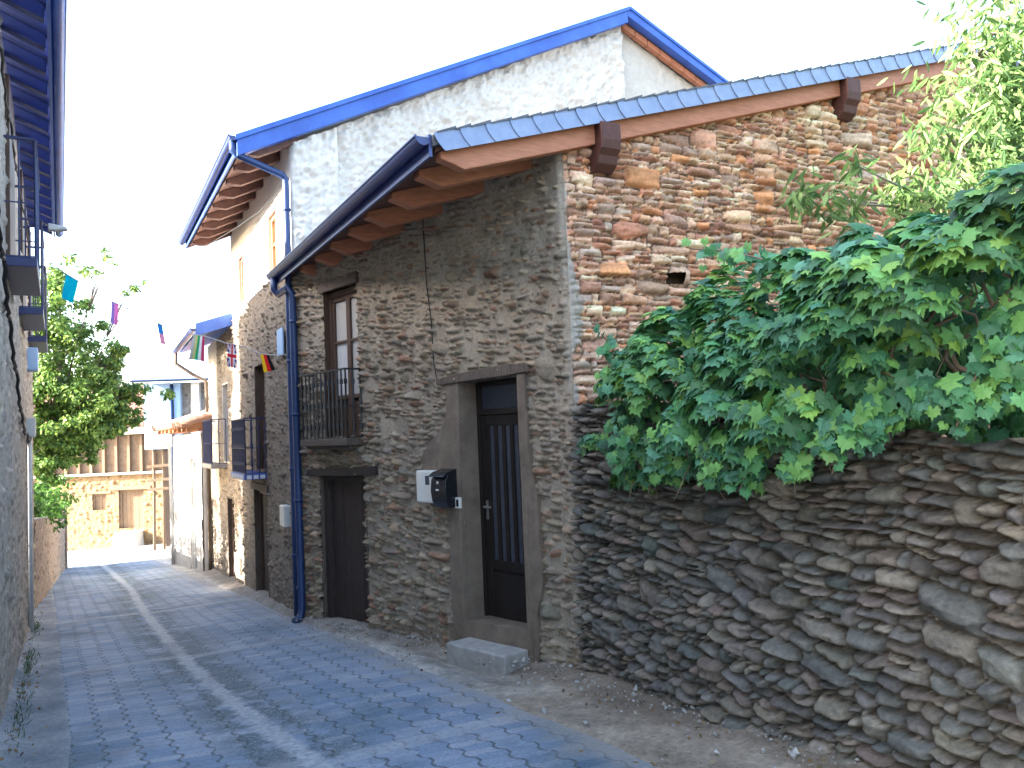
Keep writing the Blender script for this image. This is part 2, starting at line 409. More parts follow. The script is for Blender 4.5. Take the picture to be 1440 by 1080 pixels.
# roof
def rp(u, h, dz=0): return GF.p(u, verge(u)+dz, h)
m = MB()
m.hexa([rp(-1.24, .165, -.09), rp(5.9, .165, -.09), rp(5.9, -5.2, -.09), rp(-1.24, -5.2, -.09), rp(-1.24, .165, -.012), rp(5.9, .165, -.012), rp(5.9, -5.2, -.012), rp(-1.24, -5.2, -.012)])
q = lambda u, h, dz: GF.p(u, verge(5.9)-SL*(u-5.9)+dz, h)
m.hexa([q(5.9, .165, -.09), q(11.9, .165, -.09), q(11.9, -5.2, -.09), q(5.9, -5.2, -.09), q(5.9, .165, -.013), q(11.9, .165, -.013), q(11.9, -5.2, -.013), q(5.9, -5.2, -.013)])
roof = m.build('roof', M['roofslate'], house)
m = MB(); m.hexa([rp(-1.2, .10, -.125), rp(5.8, .10, -.125), rp(5.8, -5.1, -.125), rp(-1.2, -5.1, -.125), rp(-1.2, .10, -.094), rp(5.8, .10, -.094), rp(5.8, -5.1, -.094), rp(-1.2, -5.1, -.094)])
m.build('soffit', M['soffit'], house)
# verge slates with curved lower edges, each laid over the one below it
m = MB(); u = -1.24; i = 0
while u < 5.9:
    L_ = .215*rnd.uniform(.95, 1.05); cur = [(.085*(t/6)**1.6, -.155*t/6) for t in range(7)]
    pts = [(u+a, verge(u+a)+b) for a, b in cur]+[(u+L_+.05+a, verge(u+L_+.05+a)+b+.002) for a, b in cur[::-1]]
    n = len(pts); hh = [.195+rnd.uniform(0, .002)]*7+[.183]*7
    V = [GF.p(a, b, h) for (a, b), h in zip(pts, hh)]+[GF.p(a, b, h-.009) for (a, b), h in zip(pts, hh)]
    m.add(V, [(j, j+1, n-2-j, n-1-j) for j in range(6)]+[(n+j+1, n+j, 2*n-1-j, 2*n-2-j) for j in range(6)]+[(j, n+j, n+(j+1) % n, (j+1) % n) for j in range(n)])
    u += L_; i += 1
m.build('verge_slates', M['slate'], roof)
m = MB()
u = -1.22
while u < 5.9:
    L_ = rnd.uniform(.12, .2); a = rp(u, .20, -.008); b = rp(u+L_, .20, rnd.uniform(.006, .016)); c = rp(u+L_, -.25, .012); d = rp(u, -.25, .002)
    m.hexa([a, rp(u+L_, .20, .0), rp(u+L_, -.25, .0), d-UP*.01, a+UP*.012, b+UP*.008, c+UP*.008, d+UP*.008]); u += L_
m.build('edge_slates', M['roofslate'], roof)
# verge beam, corbels, rafters
def prof(u0, u1): # ogee-ended rafter in the gable frame, top dz=-.125
    z = lambda u: verge(u)-.128
    return [(u0, z(u0)), (u0, z(u0)-.055), (u0+.05, z(u0+.05)-.085), (u0+.12, z(u0+.12)-.125), (u0+.2, z(u0+.2)-.178), (u1, z(u1)-.178), (u1, z(u1))]
m = MB(); m.fpoly(GF, prof(-1.16, 5.9), .0, .105); m.build('verge_beam', M['rustwood'], house, .008)
for k in range(8):
    h = -.42-.66*k; ss = .66*k/.983; um = -.18*(.5+.66*k)
    m = MB(); m.fpoly(GF, prof(-1.14+rnd.uniform(-.02, .02), .45), h-.06, h+.06); m.build('rafter', M['rustwood'], house, .006)
for u in (.36, 3.42):
    z = verge(u)-.165; fr = Frame(GF.p(u, 0, 0)[:2], 182)
    m = MB(); m.fpoly(fr, [(-.3, z), (.205, z), (.205, z-.15), (.19, z-.22), (.15, z-.27), (.13, z-.34), (.06, z-.39), (-.3, z-.40)], -.10, .10)
    m.build('corbel', M['redwood'], house, .01)
# gutter and downpipe
def gutter(name, parent, p0, p1, r, mat, out):
    """half round trough from p0 to p1 with rolled front lip and closed ends"""
    p0 = Vector(p0); p1 = Vector(p1); out = Vector(out).normalized(); m = MB(); n = 9; V = []
    for p in (p0, p1):
        for rr in (r, r-.006):
            for i in range(n+1):
                a = math.pi*i/n; V.append(p+out*math.cos(a)*rr-Vector((0, 0, 1))*math.sin(a)*rr)
    k = n+1; Fs = []
    for i in range(n):
        Fs += [(i, i+1, 2*k+i+1, 2*k+i), (k+i+1, k+i, 3*k+i, 3*k+i+1)]
    Fs += [tuple(range(k)), tuple(range(2*k, 3*k))[::-1], (0, k, 3*k, 2*k), (n, k+n, 3*k+n, 2*k+n)]
    m.add(V, Fs); m.tube([p0+out*r, p1+out*r], .011, 8)
    o = m.build(name, mat, parent); return o
ga = GF.p(-1.31, 3.80, .14); gb = GF.p(-1.31, 3.78, -5.35)
gutter('gutter', house, ga, gb, .062, M['navy'], (-1, 0, 0))
m = MB(); m.hexa([GF.p(-1.262, 3.66, .13), GF.p(-1.236, 3.66, .13), GF.p(-1.236, 3.66, -5.3), GF.p(-1.262, 3.66, -5.3), GF.p(-1.262, 3.83, .13), GF.p(-1.236, 3.83, .13), GF.p(-1.236, 3.83, -5.3), GF.p(-1.262, 3.83, -5.3)])
m.build('eave_fascia', M['navy'], house)
dp = MB(); top = Vector(gb)+Vector((0, -.14, -.05))
wp = lambda s, z, h=.075: Vector(NF.p(s, z, h))
dp.tube([top, top-Vector((0, 0, .16)), top+Vector((.05, -.02, -.22)), wp(4.98, 3.52)-Vector((.06, 0, -.02)), wp(4.98, 3.46), wp(4.98, 3.36), wp(4.97, 1.5), wp(4.95, -.55), wp(4.95, -.66, .1), wp(4.94, -.70, .2)], .047, 12)
for z in (3.1, 1.9, .8, -.3): dp.tube([wp(4.97, z-.02), wp(4.97, z+.02)], .056, 12)
dp.build('downpipe', M['pipeblue'], house, smooth=True)

# entrance door
DP = .24
reveal('door_surround', house, NF, DOOR[0], DOOR[1], DOOR[2], DOOR[3], DP+.02, M['render'], t=.05)
sur = MB()
sur.fpoly(NF, [(1.53, -.62), (1.75, -.62), (1.76, .2), (1.74, .7), (1.80, .84), (2.02, .86), (2.16, .95), (2.2, 1.2), (2.17, 1.38), (2.02, 1.5), (1.86, 1.6), (1.74, 1.75), (1.73, 2.08), (1.53, 2.08)], .0, .047)
sur.fpoly(NF, [(.66, -.58), (.66, 2.08), (.56, 2.08), (.54, 1.3), (.46, 1.0), (.44, .3), (.52, 0), (.54, -.58)], .0, .045)
def roughen(o, amp, cuts, scale=9):
    me = o.data
    import bmesh
    b = bmesh.new(); b.from_mesh(me); bmesh.ops.triangulate(b, faces=[f for f in b.faces if len(f.verts) > 4])
    for _ in range(cuts): bmesh.ops.subdivide_edges(b, edges=[e for e in b.edges if e.calc_length() > .05], cuts=1, use_grid_fill=True)
    co = np.array([v.co for v in b.verts]); n1 = fbm(co[:, 1]+co[:, 0]*.3, co[:, 2], scale, 3, 4); n2 = fbm(co[:, 1]*1.3-co[:, 0], co[:, 2], scale, 9, 4)
    for v, a, c in zip(b.verts, n1, n2): v.co += Vector((a*amp, c*amp, a*amp*.6))
    b.to_mesh(me); b.free()
roughen(sur.build('plaster_patch', M['render'], house), .03, 3)
m = MB(); m.fpoly(NF, [(.50, 2.17), (.49, 2.09), (.8, 2.075), (1.4, 2.07), (1.86, 2.06), (1.87, 2.12), (1.6, 2.15), (1.2, 2.165), (.8, 2.18)], -.05, .062)
lint = m.build('lintel', M['oldwood'], house, .008)
DR = NF.off(-DP)
door = MB()
door.fb(DR, .70, 1.49, -.18, 1.74, 0, .035)
for a, b, c, d in ((.70, .80, -.18, 1.74), (1.39, 1.49, -.18, 1.74), (.80, 1.39, -.18, .24), (.80, 1.39, 1.64, 1.74), (.80, 1.39, .27, .36)): door.fb(DR, a, b, c, d, .035, .055)
for i in range(6): s = .80+.59*i/5; door.fb(DR, s-.025, s+.025, .36, 1.64, .035, .055)
dr = door.build('door', M['blackdoor'], house, .004)
m = MB()
for i in range(5): s = .80+.59*(i+.5)/5; m.fb(DR, s-.034, s+.034, .36, 1.64, .0352, .039)
m.build('door_glass', M['frost'], dr)
m = MB(); m.tube([DR.p(1.43, .86, .055), DR.p(1.43, .86, .1), DR.p(1.33, .86, .1)], .011, 8); m.fb(DR, 1.415, 1.445, .74, .92, .055, .062); m.build('handle', M['brass'], dr)
fm = MB(); fm.fb(DR, .66, .70, -.2, 2.06, -.02, .07).fb(DR, 1.49, 1.53, -.2, 2.06, -.02, .07).fb(DR, .70, 1.49, 1.745, 1.80, -.02, .07).fb(DR, .70, 1.49, 2.02, 2.06, -.02, .07)
fm.build('door_frame', M['blackdoor'], house, .004)
m = MB(); m.fb(DR, .70, 1.49, 1.80, 2.02, 0, .02); m.build('transom', M['frost'], house)
m = MB(); m.fpoly(NF, [(.6, -.60), (1.56, -.64), (1.56, -.19), (.6, -.16)], -DP-.02, .05); roughen(m.build('threshold', M['render'], house, 0), .02, 3)
# stone step
S3 = NF.off(.33); st1, zs1 = S3.at(627, 903); st0, zs0 = S3.at(709, 923); m = MB(); m.fpoly(NF, [(st0, -.72), (st1, -.78), (st1, zs1), (st0, zs0)], .05, .33)
st = m.build('door_step', M['concrete'], None, .018)
roughen(st, .014, 3, 6); tag(st, 'grey concrete block step below the narrow entrance door', 'step')

# stable door
reveal('stable_door_surround', house, NF, BARN[0], BARN[1], BARN[2], BARN[3], .2, M['oldwood'], t=.02)
SD = NF.off(-.13); m = MB(); n = 6; R_ = NR(4)
for i in range(n):
    a = BARN[0]+.07+(BARN[1]-BARN[0]-.14)*i/n; b = BARN[0]+.07+(BARN[1]-BARN[0]-.14)*(i+1)/n
    z = R_.uniform(-.02, .03)-.70-.05*(i/n); m.fb(SD, a+.004, b-.004, z, 1.09, 0, .03+R_.uniform(0, .014))
sd = m.build('stable_door', M['darkwood'], house, .004)
m = MB(); m.fb(SD, BARN[0], BARN[0]+.08, -.9, 1.14, -.03, .09).fb(SD, BARN[1]-.11, BARN[1], -.9, 1.14, -.03, .09).fb(SD, BARN[0]+.08, BARN[1]-.11, 1.06, 1.14, -.03, .09)
m.build('stable_door_frame', M['darkwood'], house, .008)
m = MB(); m.fpoly(NF, [(3.14, 1.25), (3.13, 1.15), (3.6, 1.13), (4.3, 1.12), (4.78, 1.12), (4.77, 1.20), (4.2, 1.23)], -.05, .055); m.build('lintel', M['darkwood'], house, .01)
m = MB(); m.fpoly(NF, [(3.36, -.95), (4.56, -.95), (4.56, -.72), (4.0, -.70), (3.36, -.66)], -.15, .12); roughen(m.build('stable_door_sill', M['concrete'], house), .04, 3)

# balcony door
reveal('balcony_door_surround', house, NF, WIN[0], WIN[1], WIN[2], WIN[3], .16, M['brownframe'], t=.02)
WF = NF.off(-.10); m = MB(); a, b, z0, z1 = WIN; mid = 3.83
m.fb(WF, a, a+.05, z0, z1, -.03, .04).fb(WF, b-.07, b, z0, z1, -.03, .04).fb(WF, a+.05, b-.07, z1-.07, z1, -.03, .04)
win = m.build('balcony_door', M['brownframe'], house, .004)
for lo, hi in ((a+.05, mid), (mid, b-.07)):
    m = MB(); w = .042
    m.fb(WF, lo, lo+w, z0, z1-.075, -.02, .025).fb(WF, hi-w, hi, z0, z1-.075, -.02, .025)
    for zz, zh in ((z0, .05), (z0+.44, .05), (z0+1.12, .03), (z1-.125, .05)): m.fb(WF, lo+w, hi-w, zz, zz+zh, -.02, .025)
    m.fb(WF, lo+w, hi-w, z0+.05, z0+.42, -.01, .005)
    m.build('sash', M['brownframe'], win, .003)
    m = MB(); m.fb(WF, lo+w, hi-w, z0+.47, z1-.13, -.008, -.004); m.build('pane', M['glass'], win)
m = MB(); P_ = []; n = 48
for i in range(n+1):
    s = a+.08+(mid-.05-a-.05)*i/n; P_.append((s, .006*math.sin(i*1.15)))
for z in (z0+.45, z0+1.0): pass
m.add([WF.p(s, z, -.0035+h*.3) for z in (z0+.50, z0+1.1) for s, h in [(mid+.045+(b-.115-mid-.045)*i/n, .006*math.sin(i*1.15)) for i in range(n+1)]],
      [(i, i+1, n+2+i, n+1+i) for i in range(n)])
m.build('curtain', M['curtain'], win, smooth=True)
m = MB(); m.fb(NF, a-.06, b+.04, z1, z1+.13, -.06, .05); m.build('lintel', M['brownframe'], house, .008)
BH = .20; s1, zt_ = NF.off(BH).at(424, 520); s0, zb_ = NF.off(BH).at(488, 612)
m = MB(); m.fb(NF, s0-.03, s1+.03, 1.49, 1.57, -.02, BH+.03); m.fb(NF, s0+.02, s1-.02, 1.45, 1.49, -.02, BH-.03)
balc = m.build('balcony', M['oldwood'], house, .006)
railing(NF, s0, s1, 1.57, 2.36, BH, .01, .0105, .095).build('railing', M['iron'], balc)

# things fixed to the front
def box_thing(name, mat, fr, s0, s1, z0, z1, h0, h1, label, cat, bev=.012):
    m = MB(); m.fb(fr, s0, s1, z0, z1, h0, h1); o = m.build(name, mat, None, bev); return tag(o, label, cat)
mb0 = NF.off(.05).at(603, 662); mb1 = NF.off(.05).at(640, 706)
e = empty('meter_box', NF.p(2.0, .9, .05), 'cream white utility meter box left of the black mailbox', 'meter box')
m = MB(); m.fb(NF, 1.82, 2.17, .90, 1.22, .03, .14); m.build('case', M['whitebox'], e, .014)
m = MB(); m.fb(NF, 1.93, 2.0, 1.08, 1.17, .14, .143); m.build('window', M['frost'], e)
m = MB(); m.fb(NF, 1.835, 2.155, .915, 1.205, .14, .142); m.build('lid', M['whitebox'], e, .002)
e = empty('mailbox', NF.p(1.72, .86, .05), 'black mailbox with curved front beside the entrance door', 'mailbox')
m = MB(); fr = Frame(NF.p(1.60, 0, .045)[:2], NF.ang-90)     # section runs outwards from the wall
m.fpoly(fr, [(0, .87), (.10, .87), (.135, .93), (.15, 1.03), (.14, 1.13), (.11, 1.19), (0, 1.22)], -.24, 0); m.build('body', M['blackbox'], e, .008)
m = MB(); m.fpoly(fr, [(0, 1.222), (.115, 1.192), (.165, 1.165), (.168, 1.175), (.118, 1.21), (0, 1.24)], -.245, .005); m.build('lid', M['blackbox'], e, .003)
m = MB(); m.fb(NF, 1.70, 1.745, 1.035, 1.05, .19, .1975); m.build('badge', M['whitebox'], e); m = MB(); m.fb(NF, 1.71, 1.735, 1.10, 1.125, .18, .193); m.build('badge', M['whitebox'], e)
e = empty('intercom', NF.p(1.545, .9, 0), 'small pale intercom box on the plaster jamb of the entrance door', 'intercom')
ic = NF.off(.05); m = MB(); m.fb(NF, 1.535, 1.62, .86, .965, .04, .075); m.build('case', M['whitebox'], e, .006); m = MB(); m.fb(NF, 1.55, 1.585, .88, .945, .075, .078); m.build('button_panel', M['blackbox'], e)
m = MB(); m.tube([NF.p(s+.008*math.sin(z*9), z, .05) for s, z in [(1.86, 2.1), (1.90, 2.3), (1.93, 2.7), (1.98, 3.1), (2.0, 3.5), (2.02, 3.9)]], .006, 6)
tag(m.build('cable', M['cable']), 'thin black cable running down the stone front above the entrance door', 'cable')

# ================================================================== GARDEN WALL, VINE, PEACH TREE
WL = Frame((3.74, 5.48), 180.6, True)    # dry stone wall towards the viewer
WCOL = [(.17, .15, .13), (.20, .175, .15), (.15, .14, .13), (.23, .20, .165), (.17, .165, .15), (.14, .145, .135), (.21, .165, .14), (.19, .18, .165), (.26, .225, .185)]
gwm = Masonry(-.1, 6.4, -1.0, 2.4, .011, 51, (.05, .105), (1.7, 4.0), [tuple(np.array(c)*np.array([.98, .975, .945])) for c in WCOL], gap=.004, relief=.080, rr=.004, warp=.05, tilt=.12, var=.028, rough=.014,
              mortar=-.06, mcol=(.11, .09, .07), lean=.20, cut=.36, big=.32, jit=.26, sharp=120, cutp=.6, filler=True, strata=.05, facet=.12, size_grad=lambda x, z: .8+.5*min(1, max(0, x/2.4))*(1.15 if z < 1.2 else .8))
gw = wall('garden_wall', None, WL, 0, 6.3, lambda s: -.56+.07*s, lambda s: 1.74-.26*np.clip((s-1.6)/.9, 0, 1)+.03*np.sin(s*5)+.02*np.sin(s*13), .011, gwm, M['stone'], fade0=.0,
          lean=lambda S, Z: .10*np.clip(1.7-Z, 0, 2.4)*np.clip(S/1.5, .25, 1)-.02)
tag(gw, 'dry stone garden wall of dark grey boulders below the grape vine', 'wall')
m = MB(); m.fb(WL, -.02, 6.3, -.6, 1.40, -.35, -.06); core = m.build('wall_core', M['soil'], gw)
m = MB(); m.box((3.8, -2, 1.0), (14, 5.46, 1.3)); tag(m.build('garden_soil', M['soil']), kind='structure')

GL_OUT = [(0, -.10), (-.16, -.34), (-.30, -.42), (-.36, -.20), (-.56, -.16), (-.46, .06), (-.60, .30), (-.36, .30), (-.26, .52), (-.12, .50), (0, .85), (.12, .50), (.26, .52), (.36, .30), (.60, .30), (.46, .06), (.56, -.16), (.36, -.20), (.30, -.42), (.16, -.34)]
class Leaves:
    def __init__(s, outline, cup=.12, fold=0): s.o = outline; s.V = []; s.F = []; s.C = []; s.cup = cup; s.nb = 0; s.fold = fold
    def add(s, p, nrm, tip, size, col):
        n = np.asarray(nrm, float); n /= np.linalg.norm(n)+1e-9; t = np.asarray(tip, float); t = t-n*(t@n); t /= np.linalg.norm(t)+1e-9; x = np.cross(t, n)
        P = [(0, 0)]+s.o; b = s.nb
        for (a, c) in P:
            r2 = a*a+c*c; s.V.append(p+(x*a+t*c-n*(s.cup*r2*1.6-(.10 if r2 == 0 else 0)*s.cup*4+s.fold*abs(a)))*size)
        k = len(s.o)
        for i in range(k): s.F.append((b, b+1+i, b+1+(i+1) % k))
        s.C += [col]*(k+1); s.nb += k+1
    def build(s, name, m, parent): return link(name, fast_mesh(name, np.array(s.V), np.array(s.F), np.array(s.C), False), m, parent)

R = NR(12)
vine = empty('grape_vine', (3.75, 3.2, 1.5), 'green grape vine spilling over the dry stone garden wall', 'vine')
VY = [-1.5, 0, 1.0, 1.74, 2.17, 2.6, 3.0, 3.3, 3.55, 3.75, 4.1, 4.4, 4.62, 4.85]
VT = [2.62, 2.62, 2.58, 2.52, 2.46, 2.50, 2.50, 2.30, 2.34, 2.48, 2.34, 2.2, 2.02, 1.7]
VB = [2.3, 2.3, 2.3, 2.2, 2.08, 1.82, 1.48, 1.30, 1.24, 1.28, 1.36, 1.34, 1.30, 1.5]
lv = Leaves(GL_OUT, .16)
GC = [(.06, .185, .075), (.075, .235, .085), (.105, .29, .10), (.06, .20, .105), (.15, .34, .09), (.045, .14, .07), (.095, .25, .145), (.17, .36, .09)]
def gcol(): return np.array(GC[R.randint(len(GC))])*R.uniform(.75, 1.3)
def env(y, f):
    zt = np.interp(y, VY, VT); zb = np.interp(y, VY, VB); hz = (zt-zb)/2; cf = math.cos(f); sf = math.sin(f)
    return np.array([3.80-math.copysign(abs(cf)**.8, cf)*(.42 if cf > 0 else .75)*np.interp(y, [0, 2.5, 3.2, 4.2, 4.9], [1.6, 1.5, 1.15, 1, .7]), y, (zt+zb)/2+sf*hz]), np.array([-cf, 0, sf*.8])
for _ in range(2600):      # inner layer
    y = R.uniform(-.9, 4.85); p, out = env(y, R.uniform(-95, 120)*math.pi/180); c = np.array([3.8, y, (np.interp(y, VY, VT)+np.interp(y, VY, VB))/2])
    p = c+(p-c)*R.uniform(.35, .74); lv.add(p, out+np.array([0, -.1, .4])+R.normal(0, .4, 3), np.array([-.2, 0, -.8])+R.normal(0, .5, 3), R.uniform(.055, .095), gcol())
for q in range(165):       # outer tiers
    y = R.uniform(-.9, 4.8); f = R.uniform(-80, 110)*math.pi/180; p0, out = env(y, f); rad = R.uniform(.13, .27); tone = R.uniform(.75, 1.3); young = R.rand() < .22
    p0 = p0+out*R.uniform(-.10, .05)
    for _ in range(int(2.2e2*rad)):
        a = R.uniform(0, 6.28); k = math.sqrt(R.rand()); lat = np.array([math.cos(a)*k*.35, math.sin(a)*k, 0]); dn = .75*k*k*rad+R.normal(0, .02)
        p = p0+lat*rad+out*rad*(.45*(1-k*k))-UP*dn*.8
        col = gcol()*tone*(np.array([1.35, 1.15, .95]) if young else 1)
        lv.add(p, out*.55+np.array([lat[0]*.6, lat[1]*.9-.10, .75])+R.normal(0, .24, 3), lat*.8+np.array([-.35, 0, -.7])+R.normal(0, .35, 3), R.uniform(.065, .115), col)
for _ in range(5200):
    y = R.uniform(-.7, 4.75); lv.add(np.array([R.uniform(4.15, 4.8), y, R.uniform(1.32, 2.3)]), np.array([-.8, 0, .4])+R.normal(0, .4, 3), np.array([-.2, 0, -.9])+R.normal(0, .4, 3), R.uniform(.08, .12), gcol())
# hanging and reaching shoots
SH = MB()
VP = Frame((3.36, 0), 0)
for pts in ([(1060, 600), (1055, 650), (1040, 690)], [(1390, 480), (1365, 550), (1345, 600)], [(880, 600), (872, 640), (868, 658)], [(900, 560), (870, 500), (846, 470)],
            [(1120, 380), (1050, 352), (972, 350)], [(930, 610), (925, 650), (922, 662)], [(1010, 640), (1005, 665), (1000, 672)], [(880, 540), (858, 520), (850, 545)],
            [(1130, 640), (1115, 655), (1108, 660)], [(1420, 420), (1400, 470), (1395, 500)], [(1350, 540), (1385, 560), (1400, 570)], [(1160, 590), (1172, 620), (1175, 640)], [(1235, 560), (1245, 590), (1240, 612)], [(1290, 540), (1300, 560), (1298, 580)], [(1430, 470), (1428, 510), (1436, 545)], [(1200, 590), (1205, 605), (1215, 615)]):
    Q = [Vector(VP.w(*q)) for q in pts]; L3 = []
    for j in range(13):
        t = j/12; q_ = Q[0]*(1-t)**2+Q[1]*2*t*(1-t)+Q[2]*t*t; L3.append(q_)
        for _ in range(4 if t < .8 else 2):
            lv.add(np.array(q_)+R.normal(0, .035, 3), np.array([-.8, -.25, .5])+R.normal(0, .35, 3), np.array([-.2, 0, -.9])+R.normal(0, .4, 3), R.uniform(.065, .105)*(1-.35*t), gcol()*1.1)
    SH.tube(L3, .005, 5)
lv.build('leaves', M['leaf'], vine)
for j in range(46):
    y = R.uniform(1.2, 4.6); z = np.interp(y, VY, VB); p = Vector((3.62+R.uniform(-.12, .1), y, z+R.uniform(.1, .5))); L3 = [p]
    for _ in range(R.randint(4, 9)): p = p+Vector((R.normal(0, .03), R.normal(0, .05), -R.uniform(.03, .09))); L3.append(p)
    SH.tube(L3, R.uniform(.0025, .006), 5)
for j in range(14):
    y = R.uniform(0, 4.5); p = Vector((3.85, y, 1.7)); L3 = [p]
    for _ in range(7): p = p+Vector((R.normal(-.03, .05), R.normal(0, .12), R.uniform(.03, .12))); L3.append(p)
    SH.tube(L3, .014, 6, .006)
SH.build('stems', M['twig'], vine, smooth=True)['kind'] = 'stuff'

pt = empty('peach_tree', (6.2, 3.7, 1.5), 'sunlit peach tree with long drooping leaves behind the grape vine', 'tree')
PL_OUT = [(0, 0), (-.10, .25), (-.13, .55), (-.09, .85), (0, 1.15), (.09, .85), (.13, .55), (.10, .25)]
pl = Leaves(PL_OUT, .16, .25); PB = MB()
trunk = [Vector(p) for p in ((6.3, 3.75, 1.4), (6.28, 3.7, 2.2), (6.15, 3.65, 2.9), (6.25, 3.6, 3.6), (6.5, 3.6, 4.4))]
PB.tube(trunk, .07, 10, .03)
PP = Frame((0, 3.55), 90)
CL = [(1180, 258, .08, 40), (1192, 282, .09, 45), (1172, 240, .06, 18), (1265, 262, .09, 50), (1282, 285, .12, 70), (1262, 296, .09, 35), (1335, 255, .12, 60), (1360, 270, .15, 80), (1318, 190, .09, 40),
      (1328, 208, .10, 50), (1350, 140, .12, 70), (1380, 110, .22, 110), (1420, 130, .25, 120), (1400, 60, .22, 150), (1385, 95, .18, 110), (1395, 140, .2, 120), (1410, 170, .2, 120), (1425, 20, .25, 120), (1440, 80, .3, 120), (1390, 180, .25, 120), (1430, 210, .25, 140),
      (1395, 230, .2, 110), (1480, 150, .4, 160), (1500, 60, .4, 160), (1410, -30, .25, 90), (1480, -60, .5, 150), (1560, 100, .5, 160), (1440, 260, .25, 110)]
for (px, py, rad, n) in CL:
    c = PP.w(px, py)+np.array([0, R.uniform(-.3, .3), 0]); a = min(trunk[1:], key=lambda t_: (t_-Vector(c)).length+.6*max(0, t_.z-c[2]))
    mid = (a+Vector(c))/2+Vector((0, 0, .12)); PB.tube([a, mid, Vector(c)], .016, 6, .005)
    for _ in range(int(n*1.7)):
        p = c+R.normal(0, rad, 3)*np.array([1, .9, 1.0]); d = np.array([R.normal(0, .55), R.normal(0, .55), -R.uniform(.15, 1.0)])
        col = np.array([(.12, .21, .06), (.16, .26, .08), (.20, .30, .11), (.09, .17, .055)][R.randint(4)])*R.uniform(.8, 1.25)
        pl.add(p, np.cross(d, R.normal(0, 1, 3))+np.array([0, -.2, .4]), d, R.uniform(.085, .14), col)
pl.build('leaves', M['leaf2'], pt); PB.build('trunk', M['palebark'], pt, smooth=True)

# ================================================================== TALL HOUSE (white gable)
MO = (2.85, 10.57); MF = Frame(MO, 3.0); GM = Frame(MO, 92.0, True)
th = empty('tall_house', (2.85, 10.57, -.74), 'tall house with white plastered gable and bright blue roof edges', 'house')
white = Rough((.59, .545, .485), .09, 5, 6, 20, .2)
gt = lambda u: 5.50+.494*u
wall('gable_wall', th, GM, 0, 5.55, 2.6, gt, .022, white, M['plasterwall'], fade0=.03)
wall('gable_pier', th, GM, 0, .66, 2.6, lambda u: gt(u)-.02, .022, Rough((.65, .60, .535), .095, 15, 6, 18, .2), M['plasterwall'], fade0=.03, fade1=.04, h0=.07)
wall('gable_wall', th, GM, 5.52, 11.0, 4.0, lambda u: 8.24-.45*(u-5.55), .03, Rough((.50, .46, .40), .025, 25, 8, 20, .12), M['plasterwall'], h0=-.10, lean=lambda S, Z: -.02*(S-5.5))
pebC = [(.20, .165, .13), (.24, .20, .16), (.16, .13, .105), (.28, .235, .19), (.19, .14, .11), (.22, .20, .18)]
peb = Masonry(-.1, 9.5, -1.9, 4.2, .019, 61, (.04, .09), (1.1, 2.6), pebC, gap=.008, relief=.046, rr=.012, warp=.03, tilt=0, var=.022, rough=.014, mortar=-.008, mcol=(.26, .215, .17), skip=.12, lean=.2, cut=.5, jit=.4)
D1 = (2.25, 3.40, -1.05, .78); D2 = (5.72, 6.58, -1.35, .46); FW1 = (2.2, 3.06, 1.12, 2.79); T3 = (6.2, 6.98, 1.18, 2.75)
wall('wall', th, MF, 0, 5.4, lambda s: -.95-.07*s, 3.95, .019, peb, M['stone'], [D1, FW1], fade0=.05)
U1 = (.98, 1.58, 4.05, 4.90); U2 = (3.92, 4.48, 4.05, 4.88)
wall('upper_wall', th, MF, 0, 5.4, 3.95, 5.62, .03, Rough((.68, .66, .63), .012, 9, 5, 14, .08), M['plasterwall'], [U1, U2], fade0=.03)
m = MB(); m.fb(MF, 5.2, 5.4, 3.6, 5.75, -6, -.06); m.fb(MF, .2, 5.3, -1.2, 5.5, -.7, -.5); m.build('inner_wall', M['cream'], th); m = MB(); m.fb(GM, 10.8, 11.0, 0, 6, -5.5, -.3); m.build('rear_wall', M['cream'], th)
# roof of two slopes with a blue verge board
def rt(u): return 5.76+.482*u if u < 5.55 else 5.76+.482*5.55-.44*(u-5.55)
for ua, ub in ((-.66, 5.55), (5.55, 12.2)):
    m = MB(); P_ = [GM.p(u, (5.76+.482*u if ub < 6 else rt(u))+dz, h) for dz in (-.10, 0) for u, h in ((ua, .20), (ub, .20), (ub, -6.0), (ua, -6.0))]
    m.hexa(P_); m.build('roof', M['roofslate'], th)
m = MB(); A = lambda u, d: (u, rt(u)+d)
m.fpoly(GM, [A(-.70, .02), A(5.55, .02), (5.55, rt(5.55)-.235), A(-.70, -.235)], .10, .205); m.fpoly(GM, [A(-.72, .045), A(5.58, .045), (5.58, rt(5.55)-.03), A(-.72, -.03)], .205, .232)
m.build('verge_fascia', M['blue'], th, .006)
m = MB(); m.fpoly(GM, [(5.552, rt(5.55)+.02), A(12.2, .02), A(12.2, -.13), (5.552, rt(5.55)-.13)], .06, .205); m.fpoly(GM, [(5.582, rt(5.55)+.045), A(12.2, .045), A(12.2, -.01), (5.582, rt(5.55)-.01)], .205, .228)
m.build('verge_fascia', M['blue'], th, .006)
m = MB(); u = 5.56
while u < 11: m.fpoly(GM, [A(u, -.135), A(u+.24, -.135), A(u+.24, -.235), A(u, -.235)], -.06, .03+rnd.uniform(0, .01)); u += .255
m.build('brick_course', M['rustwood'], th, .004)
m = MB(); m.hexa([GM.p(u, 5.76+.482*u+dz, h) for dz in (-.14, -.105) for u, h in ((-.62, .19), (.3, .19), (.3, -5.8), (-.62, -5.8))]); m.build('soffit', M['soffit'], th)
for k in range(9):
    h = .02-.66*k; z = lambda u: 5.76+.482*u-.145
    m = MB(); m.fpoly(GM, [(-.6, z(-.6)), (-.6, z(-.6)-.05), (-.5, z(-.5)-.11), (-.40, z(-.4)-.155), (.1, z(.1)-.155), (.1, z(.1))], h-.055, h+.055); m.build('rafter', M['soffit'], th, .006)
